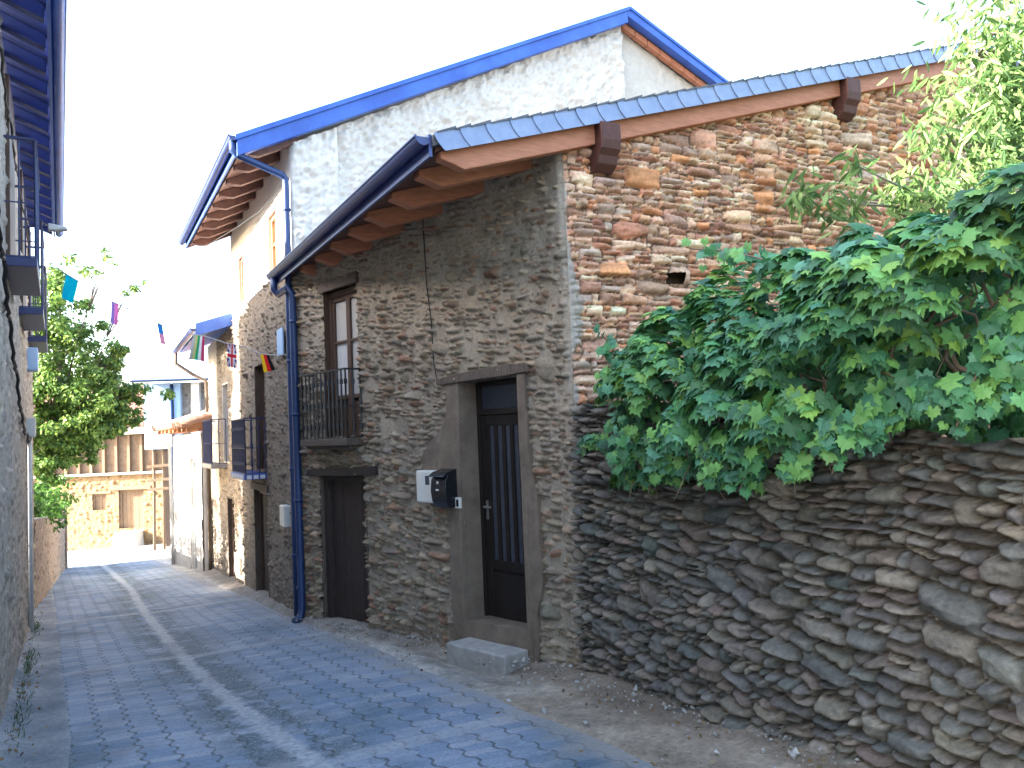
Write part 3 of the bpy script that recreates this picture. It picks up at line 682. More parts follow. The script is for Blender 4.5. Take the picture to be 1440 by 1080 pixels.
g0 = GM.p(-.74, 5.44, .22); g1 = GM.p(-.74, 5.42, -5.75)
gutter('gutter', th, g0, g1, .06, M['navy'], (-1, 0, 0))
m = MB(); m.hexa([GM.p(u, z, h) for z in (5.30, 5.47) for u, h in ((-.68, .2), (-.655, .2), (-.655, -5.7), (-.68, -5.7))]); m.build('eave_fascia', M['blue'], th)
t0 = Vector(g0)+Vector((0, .08, -.05)); cw = lambda z, h=.06: Vector(MF.p(-.03, z, h))
m = MB(); m.tube([t0, t0-Vector((0, 0, .12)), t0+Vector((.08, -.01, -.18)), cw(5.06, .1), cw(5.0), cw(4.9), cw(2.5), cw(.5), cw(-.68)], .045, 12)
for z in (4.6, 3.95, 2.6, 1.2, .1): m.tube([cw(z-.02), cw(z+.02)], .054, 12)
m.build('downpipe', M['pipeblue'], th, smooth=True)
def opening(parent, fr, box, dep, name, leafmat, framemat, surround, glass=None, planks=3, fw=.07, top=True):
    a, b, c, d = box
    reveal(name+'_surround', parent, fr, a, b, c, d, dep+.03, surround, top, .025)
    f = fr.off(-dep); m = MB(); m.fb(f, a, a+fw, c, d, -.02, .06).fb(f, b-fw, b, c, d, -.02, .06).fb(f, a+fw, b-fw, d-fw, d, -.02, .06)
    if glass: m.fb(f, a+fw, b-fw, c, c+fw, -.02, .05).fb(f, (a+b)/2-.035, (a+b)/2+.035, c+fw, d-fw, -.02, .05); m.fb(f, a+fw, b-fw, (c+d)/2-.02, (c+d)/2+.02, -.015, .045)
    o = m.build(name, framemat, parent, .004)
    m = MB()
    if glass: m.fb(f, a+fw, b-fw, c+fw, d-fw, -.012, -.004); m.build('pane', glass, o)
    else:
        for i in range(planks): w = (b-a-2*fw)/planks; m.fb(f, a+fw+w*i+.003, a+fw+w*(i+1)-.003, c, d-fw, -.01, .015+.004*(i % 2))
        m.build('leaf', leafmat, o, .003)
    return o
orange = plain('orange_window_wood', (.30, .13, .06), (.42, .2, .1), 6, .6, .2, .003, 30); M['orange'] = orange
for b in (U1, U2): opening(th, MF, b, .10, 'window', None, M['orange'], M['cream'], M['glass'])
opening(th, MF, FW1, .16, 'balcony_door', None, M['brownframe'], M['brownframe'], M['darkglass'])
opening(th, MF, D1, .14, 'door', M['darkwood'], M['brownframe'], M['oldwood'], None, 4)
m = MB(); m.fb(MF, D1[0]-.2, D1[1]+.15, D1[3], D1[3]+.12, -.05, .04); m.build('lintel', M['oldwood'], th, .01)
m = MB(); m.fb(MF, D1[0]-.05, D1[1]+.05, -1.15, -.98, -.15, .22); roughen(m.build('door_sill', M['concrete'], th), .03, 2)
def balcony(parent, fr, s0, s1, zf, h, ht, mat, slabmat, step=.10, deco=True):
    m = MB(); m.fb(fr, s0-.03, s1+.03, zf-.09, zf, -.02, h+.03); o = m.build('balcony', slabmat, parent, .006)
    railing(fr, s0, s1, zf, zf+ht, h, .01, .009, step, deco=deco).build('railing', mat, o); return o
b1 = balcony(th, MF, MF.off(.31).at(345, 640)[0], MF.off(.31).at(327, 640)[0], 1.08, .31, .85, M['blueiron'], M['blue'], .09)
for i in range(6): s = MF.off(.31).at(345, 640)[0]+.05+.2*i; m = MB(); m.fb(MF, s, s+.12, 1.0, 1.06, .338, .348); m.build('edge_tile', M['white'], b1)
for i in range(3): h = .03+.1*i; s = MF.off(.31).at(345, 640)[0]-.03; m = MB(); m.fb(MF, s-.008, s+.002, 1.0, 1.06, h, h+.07); m.build('edge_tile', M['white'], b1)
box_thing('meter_box', M['whitebox'], MF, .36, .66, .42, .70, .02, .12, 'white meter box on the brown wall by the blue downpipes', 'meter box')
box_thing('utility_cover', M['whitebox'], MF, 4.92, 5.4, -.86, -.50, .0, .06, 'low white utility cover between the two brown doorways', 'cover')
box_thing('street_plaque', M['paleblue'], MF, .5, .9, 2.75, 3.12, .03, .05, 'pale blue plaque high on the brown wall beside the downpipes', 'plaque', .003)

# ================================================================== ROW HOUSE next to it
rh = empty('row_house', MF.p(5.4, -1.2), 'narrow brown house with low blue eave beyond the white gabled house', 'house')
class SunStrip:  # paler far end: the sunlit strip is painted into the wall colour
    def __init__(s, base, pl, s0): s.b, s.p, s.s0 = base, pl, s0
    def sample(s, S, Z):
        h, c = s.b.sample(S, Z); h2, c2 = s.p.sample(S, Z); e = np.clip((S-s.s0-.25*fbm(S*0, Z, 1.5, 3, 3))/.05, 0, 1)*np.clip((Z-.2-.4*fbm(S, Z*0, 2, 4, 3))/.1, 0, 1)
        return h*(1-e)+(h2+.02)*e, c*(1-e[..., None])+c2*e[..., None]
wall('wall', rh, MF, 5.4, 9.2, lambda s: -.95-.07*s, lambda s: 3.80+0*s, .022, SunStrip(peb, Rough((.60, .55, .47), .012, 19, 6, 18, .12), 7.7), M['stone'], [D2, T3])
m = MB(); m.fb(MF, 5.5, 9.15, -1.5, 3.7, -.7, -.5); m.fb(MF, 9.0, 9.2, -1.8, 3.7, -5, -.02); m.build('rear_wall', M['cream'], rh)
m = MB(); m.hexa([MF.p(s, 3.70+.33*(.62-h)+dz, h) for dz in (0, .09) for s, h in ((5.41, .62), (9.5, .62), (9.5, -5), (5.41, -5))]); m.build('roof', M['roofslate'], rh)
m = MB(); m.hexa([MF.p(s, 3.66+.33*(.62-h)+dz, h) for dz in (0, .038) for s, h in ((5.42, .6), (9.45, .6), (9.45, -.2), (5.42, -.2))]); m.build('soffit', M['blue'], rh)
m = MB(); m.fpoly(Frame(MF.p(5.405, 0, 0)[:2], -87), [(-.3, 3.60+.33*.92), (.66, 3.60-.02), (.66, 3.82), (-.3, 3.82+.33*.96)], -.03, .0); m.build('verge_fascia', M['blue'], rh)
gutter('gutter', rh, MF.p(5.38, 3.72, .70), MF.p(9.5, 3.70, .70), .055, M['navy'], MF.n)
m = MB(); q0 = Vector(MF.p(9.3, 3.66, .70)); m.tube([q0, q0-Vector((0, 0, .25)), Vector(MF.p(9.2, 3.15, .35)), Vector(MF.p(9.15, 3.0, .08)), Vector(MF.p(9.15, 2.6, .07)), Vector(MF.p(9.12, -1.5, .07))], .04, 10); m.build('downpipe', M['oldwood'], rh, smooth=True)
opening(rh, MF, T3, .16, 'balcony_door', None, M['brownframe'], M['cream'], M['darkglass'])
opening(rh, MF, D2, .14, 'door', M['brownframe'], M['brownframe'], M['oldwood'], None, 3)
balcony(rh, MF, MF.off(.28).at(298, 630)[0], MF.off(.28).at(286, 630)[0], 1.14, .28, .9, M['blueiron'], M['concrete'], .11, False)

# ================================================================== LOW WHITE HOUSE with lean-to roof
lh = empty('low_house', (3.1, 19.8, -1.5), 'low white washed house with a short wooden lean-to roof', 'house')
LWF = Frame((3.12, 19.75), -1.3)
class Dado:
    def sample(s, S, Z):
        h, c = Rough((.70, .70, .71), .02, 29, 4, 12, .12).sample(S, Z); h2, c2 = Rough((.40, .38, .36), .03, 31, 4, 12, .3).sample(S, Z)
        e = np.clip((-.15+.25*fbm(S, Z*0, 1.2, 5, 3)-Z)/.06, 0, 1)
        return h*(1-e)+(h2+.01)*e, c*(1-e[..., None])+c2*e[..., None]
LW1 = (1.9, 2.5, .55, 1.45); LD = (.75, 1.45, -1.75, 1.2)
wall('wall', lh, LWF, 0, 4.0, lambda s: -1.75-.07*s, 1.80, .035, Dado(), M['plasterwall'], [LW1, LD])
m = MB(); m.fb(LWF, 0, .2, -1.9, 1.8, -5, -.03); m.fb(LWF, 3.8, 4.0, -1.95, 1.8, -5, -.03); m.fb(LWF, .2, 3.8, -2, 1.8, -.6, -.4); m.build('side_wall', M['cream'], lh)
m = MB(); zr = lambda h: 1.98+.30*(.45-h)
m.hexa([LWF.p(s, zr(h)+dz, h) for dz in (-.03, .03) for s, h in ((-.5, .45), (4.05, .45), (4.05, -3.5), (-.5, -3.5))])
lr = m.build('roof', M['cream'], lh)
m = MB()
for i in range(16):
    s = -.45+4.45*i/15; m.tube([LWF.p(s, zr(.5)+.035, .5), LWF.p(s, zr(-3.4)+.035, -3.4)], .085, 8)
m.build('roof_tiles', M['tile'], lr, smooth=True)
for i in range(8):
    s = -.40+.62*i; m = MB(); m.hexa([LWF.p(s+ds, zr(h)+dz, h) for dz in (-.17, -.035) for ds, h in ((-.05, .38), (.05, .38), (.05, -.6), (-.05, -.6))]); m.build('rafter', M['orange'], lh, .008)
m = MB(); m.hexa([LWF.p(s, zr(h)-.25, h) for s, h in ((-.38, .12), (4, .12), (4, 0), (-.38, 0))]+[LWF.p(s, zr(h)-.16, h) for s, h in ((-.38, .12), (4, .12), (4, 0), (-.38, 0))]); m.build('wall_plate', M['rustwood'], lh, .01)
opening(lh, LWF, LW1, .1, 'window', None, M['pvc'], M['cream'], M['darkglass'])
opening(lh, LWF, LD, .12, 'door', M['pvc'], M['pvc'], M['cream'], None, 3)
m = MB(); m.tube([LWF.p(3.75, 1.75, .36), LWF.p(3.75, 1.5, .12), LWF.p(3.75, -1.95, .08)], .045, 10); m.build('downpipe', M['pvc'], lh, smooth=True)

palewood = plain('shaded_wood', (.15, .10, .065), (.24, .17, .115), 6, .85, .5, .006, 30, (8, 8, 1)); M['palewood'] = palewood  # darkened so that shade on the barn gallery sits in the wood colour
# ================================================================== BAY HOUSE and BARN at the end of the street
BF_ = Frame((3.12, 31.87), 110, True)
bh = empty('bay_house', (3.6, 31.6, -2.3), 'pale blue house with overhanging upper bay and slate roof at the street end', 'house')
m = MB(); m.fb(BF_, .0, .92, 1.40, 3.78, -2.5, 0); m.build('bay', M['paleblue'], bh, .01)
m = MB(); m.fb(BF_, 1.02, 1.25, 1.40, 3.78, -.3, .02); m.build('bay', M['paleblue'], bh, .01)
m = MB(); m.tube([BF_.p(.95, 3.7, .06), BF_.p(.95, -2.5, .06)], .055, 10); m.build('downpipe', M['pipeblue'], bh, smooth=True)
bmas = Masonry(.9, 8, -3, 3.9, .05, 71, (.10, .2), (1.2, 2.4), [(.28, .26, .24), (.34, .31, .28), (.24, .22, .2)], gap=.01, relief=.04, rr=.02, warp=.04, mortar=.0, mcol=(.34, .31, .28))
wall('wall', bh, BF_, .92, 7.5, -2.9, 3.8, .05, bmas, M['stone'], h0=-.3)
m = MB(); m.fb(BF_, 1.62, 1.90, 1.3, 3.78, -.3, .03); m.build('pier', M['white'], bh, .01)
m = MB(); m.fb(BF_, .15, 1.0, -2.9, 1.395, -2.6, -2.2); m.fb(BF_, .92, 1.1, -2.9, 1.4, -2.6, -.5); m.build('passage_wall', M['darkwood'], bh)
m = MB(); z0 = lambda h: 3.84+.36*(.4-h); m.hexa([BF_.p(u, z0(h)+dz, h) for dz in (0, .08) for u, h in ((-.3, .4), (7.8, .4), (7.8, -2.4), (.6, -2.4))]); m.build('roof', M['slate'], bh)
gutter('gutter', bh, BF_.p(-.32, 3.86, .47), BF_.p(7.8, 3.86, .47), .06, M['pipeblue'], BF_.n)
m = MB()
for u in (.22, .55, .9): m.beam(BF_.p(u, -2.4, -.25), BF_.p(u+.04, 1.4, -.25), .09, .09, (1, 0, 0))
for z in (-.05, .28, .78): m.beam(BF_.p(.02, z, -.18), BF_.p(1.0, z+.04, -.18), .05, .10)
m.build('wooden_frame', M['palewood'], bh, .006)

HF = Frame((.7, 39.0), 118, True)
bn = empty('barn', (2.5, 38.0, -2.7), 'ochre stone barn with timber gallery and old wooden door closing the street', 'barn')
OC = [tuple(np.array(c)*np.array([.50, .43, .34])) for c in [(.42, .30, .18), (.48, .35, .21), (.38, .26, .15), (.52, .41, .27), (.45, .28, .16), (.36, .28, .19)]]  # palette darkened to hold the shade on the barn front
bmas2 = Masonry(-5, 6.6, -4.2, .5, .042, 81, (.10, .2), (1.3, 3.2), OC, gap=.012, relief=.06, rr=.03, warp=.06, var=.03, rough=.015, mortar=.0, mcol=(.27, .19, .11), lean=.1)
BD = (2.25, 3.30, -1.88, -.28); BW = (1.17, 1.75, -1.08, -.40)
wall('wall', bn, HF, -4.9, 6.4, -4.1, .36, .042, bmas2, M['stone'], [BD, BW])
m = MB(); m.fb(HF, -4.9, 6.4, -4, 3.0, -1.2, -.9); m.build('rear_wall', M['render'], bn)
opening(bn, HF, BD, .16, 'door', M['palewood'], M['palewood'], M['palewood'], None, 5, .1)
opening(bn, HF, BW, .14, 'window', M['palewood'], M['palewood'], M['palewood'], None, 3, .07)
m = MB(); m.fb(HF, 1.95, 3.6, -.28, -.12, -.05, .06); m.fb(HF, 1.0, 1.95, -.40, -.30, -.05, .05); m.build('lintel', M['palewood'], bn, .01)
m = MB(); m.fb(HF, -4.9, 4.25, .36, 2.35, -.30, -.14); m.build('gallery_infill', M['ochreplaster'], bn)
m = MB(); m.fb(HF, -4.9, 4.35, .36, .46, -.1, .16); m.build('gallery_ledge', M['concrete'], bn, .01)
for i in range(18): u = -4.6+.52*i; m = MB(); m.fb(HF, u-.055, u+.055, .46, 2.2, -.14, .0); m.build('gallery_post', M['palewood'], bn, .008)
m = MB(); m.fb(HF, -4.9, 4.3, 2.05, 2.35, -.1, .32); m.build('eave_board', M['cream'], bn, .01)
zz = lambda h: 2.38+.36*(.45-h)
m = MB(); m.hexa([HF.p(u, zz(h)+dz, h) for dz in (0, .06) for u, h in ((-5, .45), (4.35, .45), (4.35, -5), (-5, -5))]); brf = m.build('roof', M['tile'], bn)
m = MB()
for i in range(47):
    u = -4.9+.2*i; m.tube([HF.p(u, zz(.5)+.06+rnd.uniform(0, .02), .5), HF.p(u+rnd.uniform(-.02, .02), zz(-4.9)+.07, -4.9)], .075, 7)
m.build('roof_tiles', M['tile'], brf, smooth=True)
m = MB(); m.fpoly(HF, [(2.35, -2.0), (3.25, -2.0), (3.35, -3.4), (2.2, -3.4)], -.1, .75); roughen(m.build('door_ramp', M['cream'], bn), .08, 3, 4)

# ================================================================== LEFT HOUSE
LF = Frame((-.29, 7.8), .84, True)
le = empty('left_house', (-.3, 8.5, -.6), 'grey rendered house along the street edge with navy eave and three iron balconies', 'house')
lmas = Masonry(-7, 8.4, -2, 5.2, .03, 91, (.06, .14), (1.3, 2.8), [(.38, .325, .26), (.44, .375, .305), (.33, .28, .23), (.49, .42, .335)], gap=.01, relief=.035, rr=.02, warp=.04, var=.012, rough=.014, mortar=.004, mcol=(.44, .39, .33), lean=.12, jit=.3)
wall('wall', le, LF, -6.8, 8.2, lambda s: -.85-.07*s, 5.15, .03, lmas, M['stone'])
m = MB(); m.fb(LF, 8.0, 8.2, -1.6, 5.0, -6, -.04); m.build('end_wall', M['render'], le); m = MB(); m.fb(LF, -6.8, -6.6, -.5, 5.0, -6, -.04); m.build('end_wall', M['render'], le)
ze = lambda h: 5.10+.42*(.37-h)
m = MB(); m.hexa([LF.p(s, ze(h)+dz, h) for dz in (.03, .12) for s, h in ((-7.0, .40), (7.0, .40), (7.0, -4), (-7.0, -4))]); m.hexa([LF.p(s, ze(-4)-.42*(-4-h)*-1+dz, h) for dz in (.03, .12) for s, h in ((-7, -4), (7, -4), (7, -8), (-7, -8))]); m.build('roof', M['roofslate'], le)
m = MB(); s = -7.0
while s < 6.95: m.hexa([LF.p(s+a, ze(h)+dz, h) for dz in (0, .027) for a, h in ((0, .36), (.19, .36), (.19, -.1), (0, -.1))]); s += .2
m.build('soffit', M['navy'], le)
for i in range(27): s = -6.9+.53*i; m = MB(); m.hexa([LF.p(s+a, ze(h)+dz, h) for dz in (-.12, -.003) for a, h in ((-.05, .33), (.05, .33), (.05, -.1), (-.05, -.1))]); m.build('rafter', M['navy'], le, .006)
gutter('gutter', le, LF.p(-7.0, 5.06, .425), LF.p(7.0, 5.04, .425), .05, M['blue'], LF.n); m = MB(); m.fb(LF, -7.0, 7.0, 4.99, 5.2, .345, .37); m.build('eave_fascia', M['blue'], le)  # gutter added; its bright blue partly stands in for colour fringing along this eave
for y0 in (8.0, 10.85, 13.65):
    s = y0-7.8; m = MB(); m.fb(LF, s, s+1.55, 3.16, 3.24, -.02, .25); b = m.build('balcony', M['blueiron'], le, .008)
    railing(LF, s+.02, s+1.53, 3.24, 4.28, .235, .0, .008, .12, deco=False).build('railing', M['blueiron'], b)
    m = MB(); m.fb(LF, s+.3, s+1.25, 3.24, 4.95, .005, .04); m.build('balcony_door', M['brownframe'], le, .004)
m = MB()
def cab(pts, r=.012):
    L3 = []
    for (y, z), (y2, z2) in zip(pts[:-1], pts[1:]):
        for i in range(10): t = i/10; L3.append(LF.p(y+(y2-y)*t-7.8, z+(z2-z)*t-.10*math.sin(math.pi*t), .045+.008*math.sin(i*2.1)))
    m.tube(L3, r, 6)
cab([(6.4, 3.3), (7.2, 3.05), (8.0, 2.7), (9.2, 2.35), (10.3, 2.0), (12, 1.8), (13.6, 1.8)], .016); cab([(6.0, 4.7), (7.0, 4.62), (8.4, 4.55), (9.8, 4.5), (12, 4.6), (15, 4.5)], .012)
tag(m.build('cable', M['cable']), 'black cables sagging along the grey wall of the left house', 'cable')
e = empty('wall_lamp', LF.p(3.6, 4.25, 0), 'small street lamp on a short arm below the navy eave', 'lamp')
m = MB(); m.tube([LF.p(3.6, 4.3, 0), LF.p(3.6, 4.34, .22), LF.p(3.6, 4.33, .33)], .015, 8); m.build('arm', M['blueiron'], e)
m = MB(); m.fpoly(Frame(LF.p(3.55, 0, 0)[:2], 90.84), [(.30, 4.36), (.50, 4.33), (.52, 4.29), (.30, 4.27)], -.06, .06); m.build('lamp_head', M['pvc'], e, .015)
m = MB(); m.tube([LF.p(5.0, 1.75, .04), LF.p(5.0, -.95, .04)], .035, 10)
tag(m.build('conduit', M['pvc'], None, smooth=True), 'pale grey conduit pipe rising up the left house wall', 'pipe')
box_thing('junction_box', M['pvc'], LF, 4.88, 5.12, 1.76, 2.02, .0, .12, 'pale grey junction box above the conduit pipe', 'junction box')
box_thing('utility_box', M['paleblue'], LF, 5.6, 5.9, 2.72, 3.05, .0, .14, 'pale blue box on the left house wall below the balconies', 'utility box')

# low wall, hedge and trees beyond
LO = Frame((-.16, 16.05), 3.4, True)
lowm = Masonry(-.1, 12, -2.8, 1, .035, 95, (.06, .13), (1.1, 2.4), [(.34, .24, .19), (.30, .22, .18), (.40, .30, .23), (.26, .2, .17)], gap=.01, relief=.04, rr=.02, warp=.04, rough=.012, mortar=.006, mcol=(.36, .29, .23), lean=.12, jit=.3)
lw = wall('low_wall', None, LO, 0, 11.2, lambda s: -1.3-.07*s, lambda s: .40-.07*s, .035, lowm, M['stone'])
tag(lw, 'pinkish low stone wall below the hedge past the left house', 'wall')
m = MB(); m.hexa([LO.p(s, z-.07*s, h) for z in (-1.4, .42) for s, h in ((0, .01), (11.25, .01), (11.25, -.35), (0, -.35))][:4]+[LO.p(s, .43-.07*s, h) for s, h in ((0, -.012), (11.25, -.012), (11.25, -.4), (0, -.4))]); m.build('coping', M['concrete'], lw, .02)
m = MB(); m.fb(LO, 10.8, 11.3, -2.4, -.22, -.5, .06); m.build('end_pier', M['render'], lw, .03)
DL_OUT = [(0, -.1), (-.3, .15), (-.34, .5), (-.15, .85), (0, 1.05), (.15, .85), (.34, .5), (.3, .15)]
SQ = [(0, 0), (-.32, .45), (0, 1.0), (.32, .45)]
def foliage(name, parent, blobs, size, cols, seed, shell=.55, mat='leaf2', outline=SQ):
    R = NR(seed); L_ = Leaves(outline, .1); n_x = 2.4 if size > .105 else 1
    for (cx, cy, cz, rx, rz, n) in blobs:
        sub = [(R.normal(0, .55, 3), R.uniform(.22, .42)) for _ in range(max(5, n//45))]
        for _ in range(int(n*n_x)):
            c, rr = sub[R.randint(len(sub))]; d = R.normal(0, 1, 3); d /= np.linalg.norm(d); k = c+d*rr*(R.rand()**.4)
            p = np.array([cx, cy, cz])+k*np.array([rx, rx, rz]); col = np.array(cols[R.randint(len(cols))])*R.uniform(.7, 1.35)
            L_.add(p, d+np.array([0, 0, .6])+R.normal(0, .5, 3), d+R.normal(0, .6, 3)-np.array([0, 0, .3]), size*R.uniform(.6, 1.3), col)
    return L_.build(name, M[mat], parent)
TC = [(.11, .20, .045), (.15, .25, .055), (.21, .31, .065), (.075, .15, .045)]
def tree(name, label, base, top, blobs, size, cols, seed, group=None):
    e = empty(name, base, label, 'tree', group); R = NR(seed+1); m = MB(); b = Vector(base); t = Vector(top)
    tr = [b, b.lerp(t, .35)+Vector((R.normal(0, .1), R.normal(0, .1), 0)), b.lerp(t, .7)+Vector((R.normal(0, .15), R.normal(0, .15), 0)), t]; m.tube(tr, .17, 10, .05)
    for bl in blobs:
        c = Vector(bl[:3]); a = tr[1].lerp(tr[2], R.rand()); m.tube([a, (a+c)/2+Vector((0, 0, .2)), c], .035, 6, .006)
        for _ in range(4): q = c+Vector((R.normal(0, bl[3]*.5), R.normal(0, bl[3]*.5), R.normal(0, bl[4]*.5))); m.tube([c.lerp(a, .3), q], .02, 5, .006)
    m.build('trunk', M['bark'], e, smooth=True); foliage('crown', e, blobs, size, cols, seed); return e
tree('walnut_tree', 'broad green tree leaning over the low wall on the left', (-.6, 25.5, -1.7), (.4, 25, 4.2),
     [(.25, 24.6, 2.0, .8, .5, 2200), (1.2, 25, 2.5, .75, .55, 1700), (1.95, 25, 3.1, .5, .4, 500), (.0, 25.2, 3.0, 1.0, .9, 2200), (1.15, 25.3, 3.75, .75, .6, 1000), (-.3, 25, 4.6, .9, .8, 1500), (.6, 25, 4.8, .8, .6, 600),
      (.0, 25, 5.8, .8, .7, 700), (1.7, 25, 4.3, .5, .5, 260), (1.5, 25, 6.9, .5, .25, 50), (2.2, 25.2, 6.2, .35, .2, 40), (-1.3, 25, 2.5, 1.0, .9, 1500), (.0, 24.6, 1.2, .65, .4, 1300), (.6, 24.8, 1.6, .65, .4, 1100), (1.75, 25, 3.0, .6, .5, 700), (1.6, 25, 2.0, .45, .3, 420), (.4, 25, 6.2, .75, .6, 420), (-.2, 25, 5.3, .9, .7, 700), (1.65, 25, 2.35, .6, .45, 700), (.7, 25.2, 3.3, .8, .7, 900)], .115, TC, 101)
tree('shade_tree', 'unseen tree behind the left house, added to shade the row house', (-3.2, 19.4, -1.2), (-3.0, 19.4, 5.2),  # unseen tree added to keep sun off the row house wall
     [(-3.0, 19.4, 4.2, 1.6, 1.4, 3200), (-2.3, 18.2, 3.2, 1.3, 1.2, 2600), (-2.3, 18.4, 4.6, 1.2, 1.0, 2000), (-3.2, 18.4, 3.4, 1.3, 1.2, 2000), (-2.6, 21.3, 3.2, 1.1, 1.2, 1700), (-3.0, 19.6, 5.6, 1.1, .9, 1200)], .13, [(.09, .17, .035), (.12, .2, .04), (.07, .14, .035)], 111)
hd = empty('hedge', (.2, 23, -.6), 'clipped bright green hedge on top of the low wall', 'hedge')
foliage('foliage', hd, [(-.38+.055*(y-20), y, -.05-.05*(y-20)+.50, .62, .5, 1000) for y in (18.6, 19.6, 20.6, 21.6, 22.6, 23.6, 24.6)], .10, [(.07, .17, .03), (.10, .22, .04), (.05, .12, .03)], 121)
for y in (19, 21, 23, 24.5): m = MB(); m.tube([(-.1, y, -1.6), (0, y, -.1)], .03, 6); m.build('stem', M['bark'], hd)

# ================================================================== BUNTING
A0 = np.array([-.02, 11.3]); B0 = np.array([2.80, 10.6]); dv = B0-A0
BU = Frame(A0, math.degrees(math.atan2(dv[0], dv[1])), True)
def fl_mat(): return M['flag']
M['flag'] = vcol('flag_cloth', rough=.8, amp=.05, scale=8, bs=.1, bd=.002, bscale=150, trans=.45)
def flag(label, c, fn, wave=.02, seed=0):
    P = [BU.w(*q) for q in c]; nu, nv = 26, 34; V = []; Cc = []
    for j in range(nv+1):
        for i in range(nu+1):
            u, v = i/nu, j/nv; p = P[0]*(1-u)*(1-v)+P[1]*u*(1-v)+P[2]*u*v+P[3]*(1-u)*v
            V.append(p+BU.n*(wave*math.sin(u*5+v*2.5+seed)*(.3+v))+UP*(-.006*math.sin(u*math.pi)*(1-v))); Cc.append(fn(u, v))
    idx = np.arange((nu+1)*(nv+1)).reshape(nv+1, nu+1); q = np.stack([idx[:-1, :-1], idx[:-1, 1:], idx[1:, 1:], idx[1:, :-1]], -1).reshape(-1, 4)
    o = link('flag', fast_mesh('flag', np.array(V), q, np.array(Cc)), M['flag']); return tag(o, label, 'flag', 'flags of the bunting across the street')
def jack(u, v):
    b, r, w = (.012, .03, .22), (.55, .02, .04), (.75, .75, .78); x = u-.5; y = v-.5
    if abs(x) < .10 or abs(y) < .07: return r
    if abs(x) < .17 or abs(y) < .12: return w
    d = min(abs(x-y), abs(x+y))
    return r if d < .03 else w if d < .10 else b
flag('plain cyan flag, highest on the bunting line', [(93, 385), (110, 395), (103, 427), (87, 419)], lambda u, v: (.0, .42, .60), .02)
flag('violet and pink flag on the bunting line', [(157, 424), (167, 428), (166, 458), (156, 454)], lambda u, v: (.30, .20, .55) if u < .4 else (.80, .22, .58), .02, 1)
flag('small blue over pink flag on the bunting line', [(221, 454), (228, 457), (233, 485), (226, 483)], lambda u, v: (.03, .22, .60) if v < .5 else (.75, .30, .50), .01, 2)
flag('green, white and red vertically striped flag', [(272, 470), (288, 473), (287, 508), (265, 505)], lambda u, v: [(.42, .45, .45), (.55, .58, .22), (.02, .36, .17), (.75, .78, .80), (.50, .05, .14)][min(4, int(u*5))], .03, 3)
flag('blue flag with red and white diagonal crosses', [(320, 483), (333, 485), (333, 518), (319, 515)], jack, .015, 4)
flag('black, red and yellow striped flag hanging sideways', [(366, 497), (378, 499), (387, 520), (371, 524)], lambda u, v: [(.80, .50, .02), (.60, .02, .02), (.01, .01, .012)][min(2, int(u*3))], .015, 5)
flag('dark grey and red flag half behind the downpipe', [(402, 499), (411, 501), (412, 524), (403, 522)], lambda u, v: (.06, .06, .07) if u < .6 else (.45, .03, .04), .01, 6)
m = MB(); m.tube([BU.w(*q) for q in ((58, 362), (93, 385), (110, 395), (157, 424), (167, 428), (221, 454), (228, 457), (272, 470), (288, 473), (320, 483), (333, 485), (366, 497), (378, 499), (402, 499), (411, 501))], .0065, 5)
tag(m.build('bunting_line', M['pvc']), 'thin white string carrying the flags across the street', 'string')
m = MB(); m.tube([MF.p(5.0, 5.2, .5), MF.p(3.0, 5.08, .25), MF.p(1.6, 5.0, .12), MF.p(.1, 4.95, .06)], .008, 5)
tag(m.build('cable', M['cable']), 'thin cable below the eave of the white gabled house', 'cable')

# ================================================================== GROUND
def sheet(name, xs, ys, z, m, colfn=None):
    X, Y = np.meshgrid(xs, ys); Z = z(X, Y); idx = np.arange(X.size).reshape(X.shape)
    q = np.stack([idx[:-1, :-1], idx[:-1, 1:], idx[1:, 1:], idx[1:, :-1]], -1).reshape(-1, 4)
    o = link(name, fast_mesh(name, np.stack([X, Y, Z], -1).reshape(-1, 3), q, colfn(X, Y).reshape(-1, 3) if colfn else None), m); o['kind'] = 'structure'; return o
Gv = np.vectorize(G)
sheet('ground', np.concatenate([[-300, -60, -20, -8], np.arange(-6, 16, 1.0), [30, 80, 300]]), np.concatenate([[-300, -60, -26], np.arange(-25, 48, 1.0), [60, 120, 500]]), lambda X, Y: Gv(Y)-.17, M['soil'])
m_, nt, b = nodes('interlocking_pavers'); v = coord(nt); sx = N(nt, 'ShaderNodeSeparateXYZ'); nt.links.new(v, sx.inputs[0]); X, Y = sx.outputs[0], sx.outputs[1]
w = noise(nt, v, 1.3, 3); w2 = noise(nt, v, 9, 3)
Y2 = math_(nt, 'ADD', Y, math_(nt, 'MULTIPLY', w, .03)); tri = math_(nt, 'ABSOLUTE', math_(nt, 'SUBTRACT', math_(nt, 'FRACT', math_(nt, 'DIVIDE', Y2, .20)), .5))
zig = math_(nt, 'MULTIPLY', math_(nt, 'SMOOTH_MIN', math_(nt, 'MAXIMUM', tri, .14), .36, .03), .16)
Xz = math_(nt, 'ADD', math_(nt, 'ADD', X, zig), math_(nt, 'MULTIPLY', w, .06)); cx = math_(nt, 'DIVIDE', Xz, .20); ci = math_(nt, 'FLOOR', cx); fx = math_(nt, 'FRACT', cx)
ex = math_(nt, 'MULTIPLY', math_(nt, 'MINIMUM', fx, math_(nt, 'SUBTRACT', 1.0, fx)), .20)
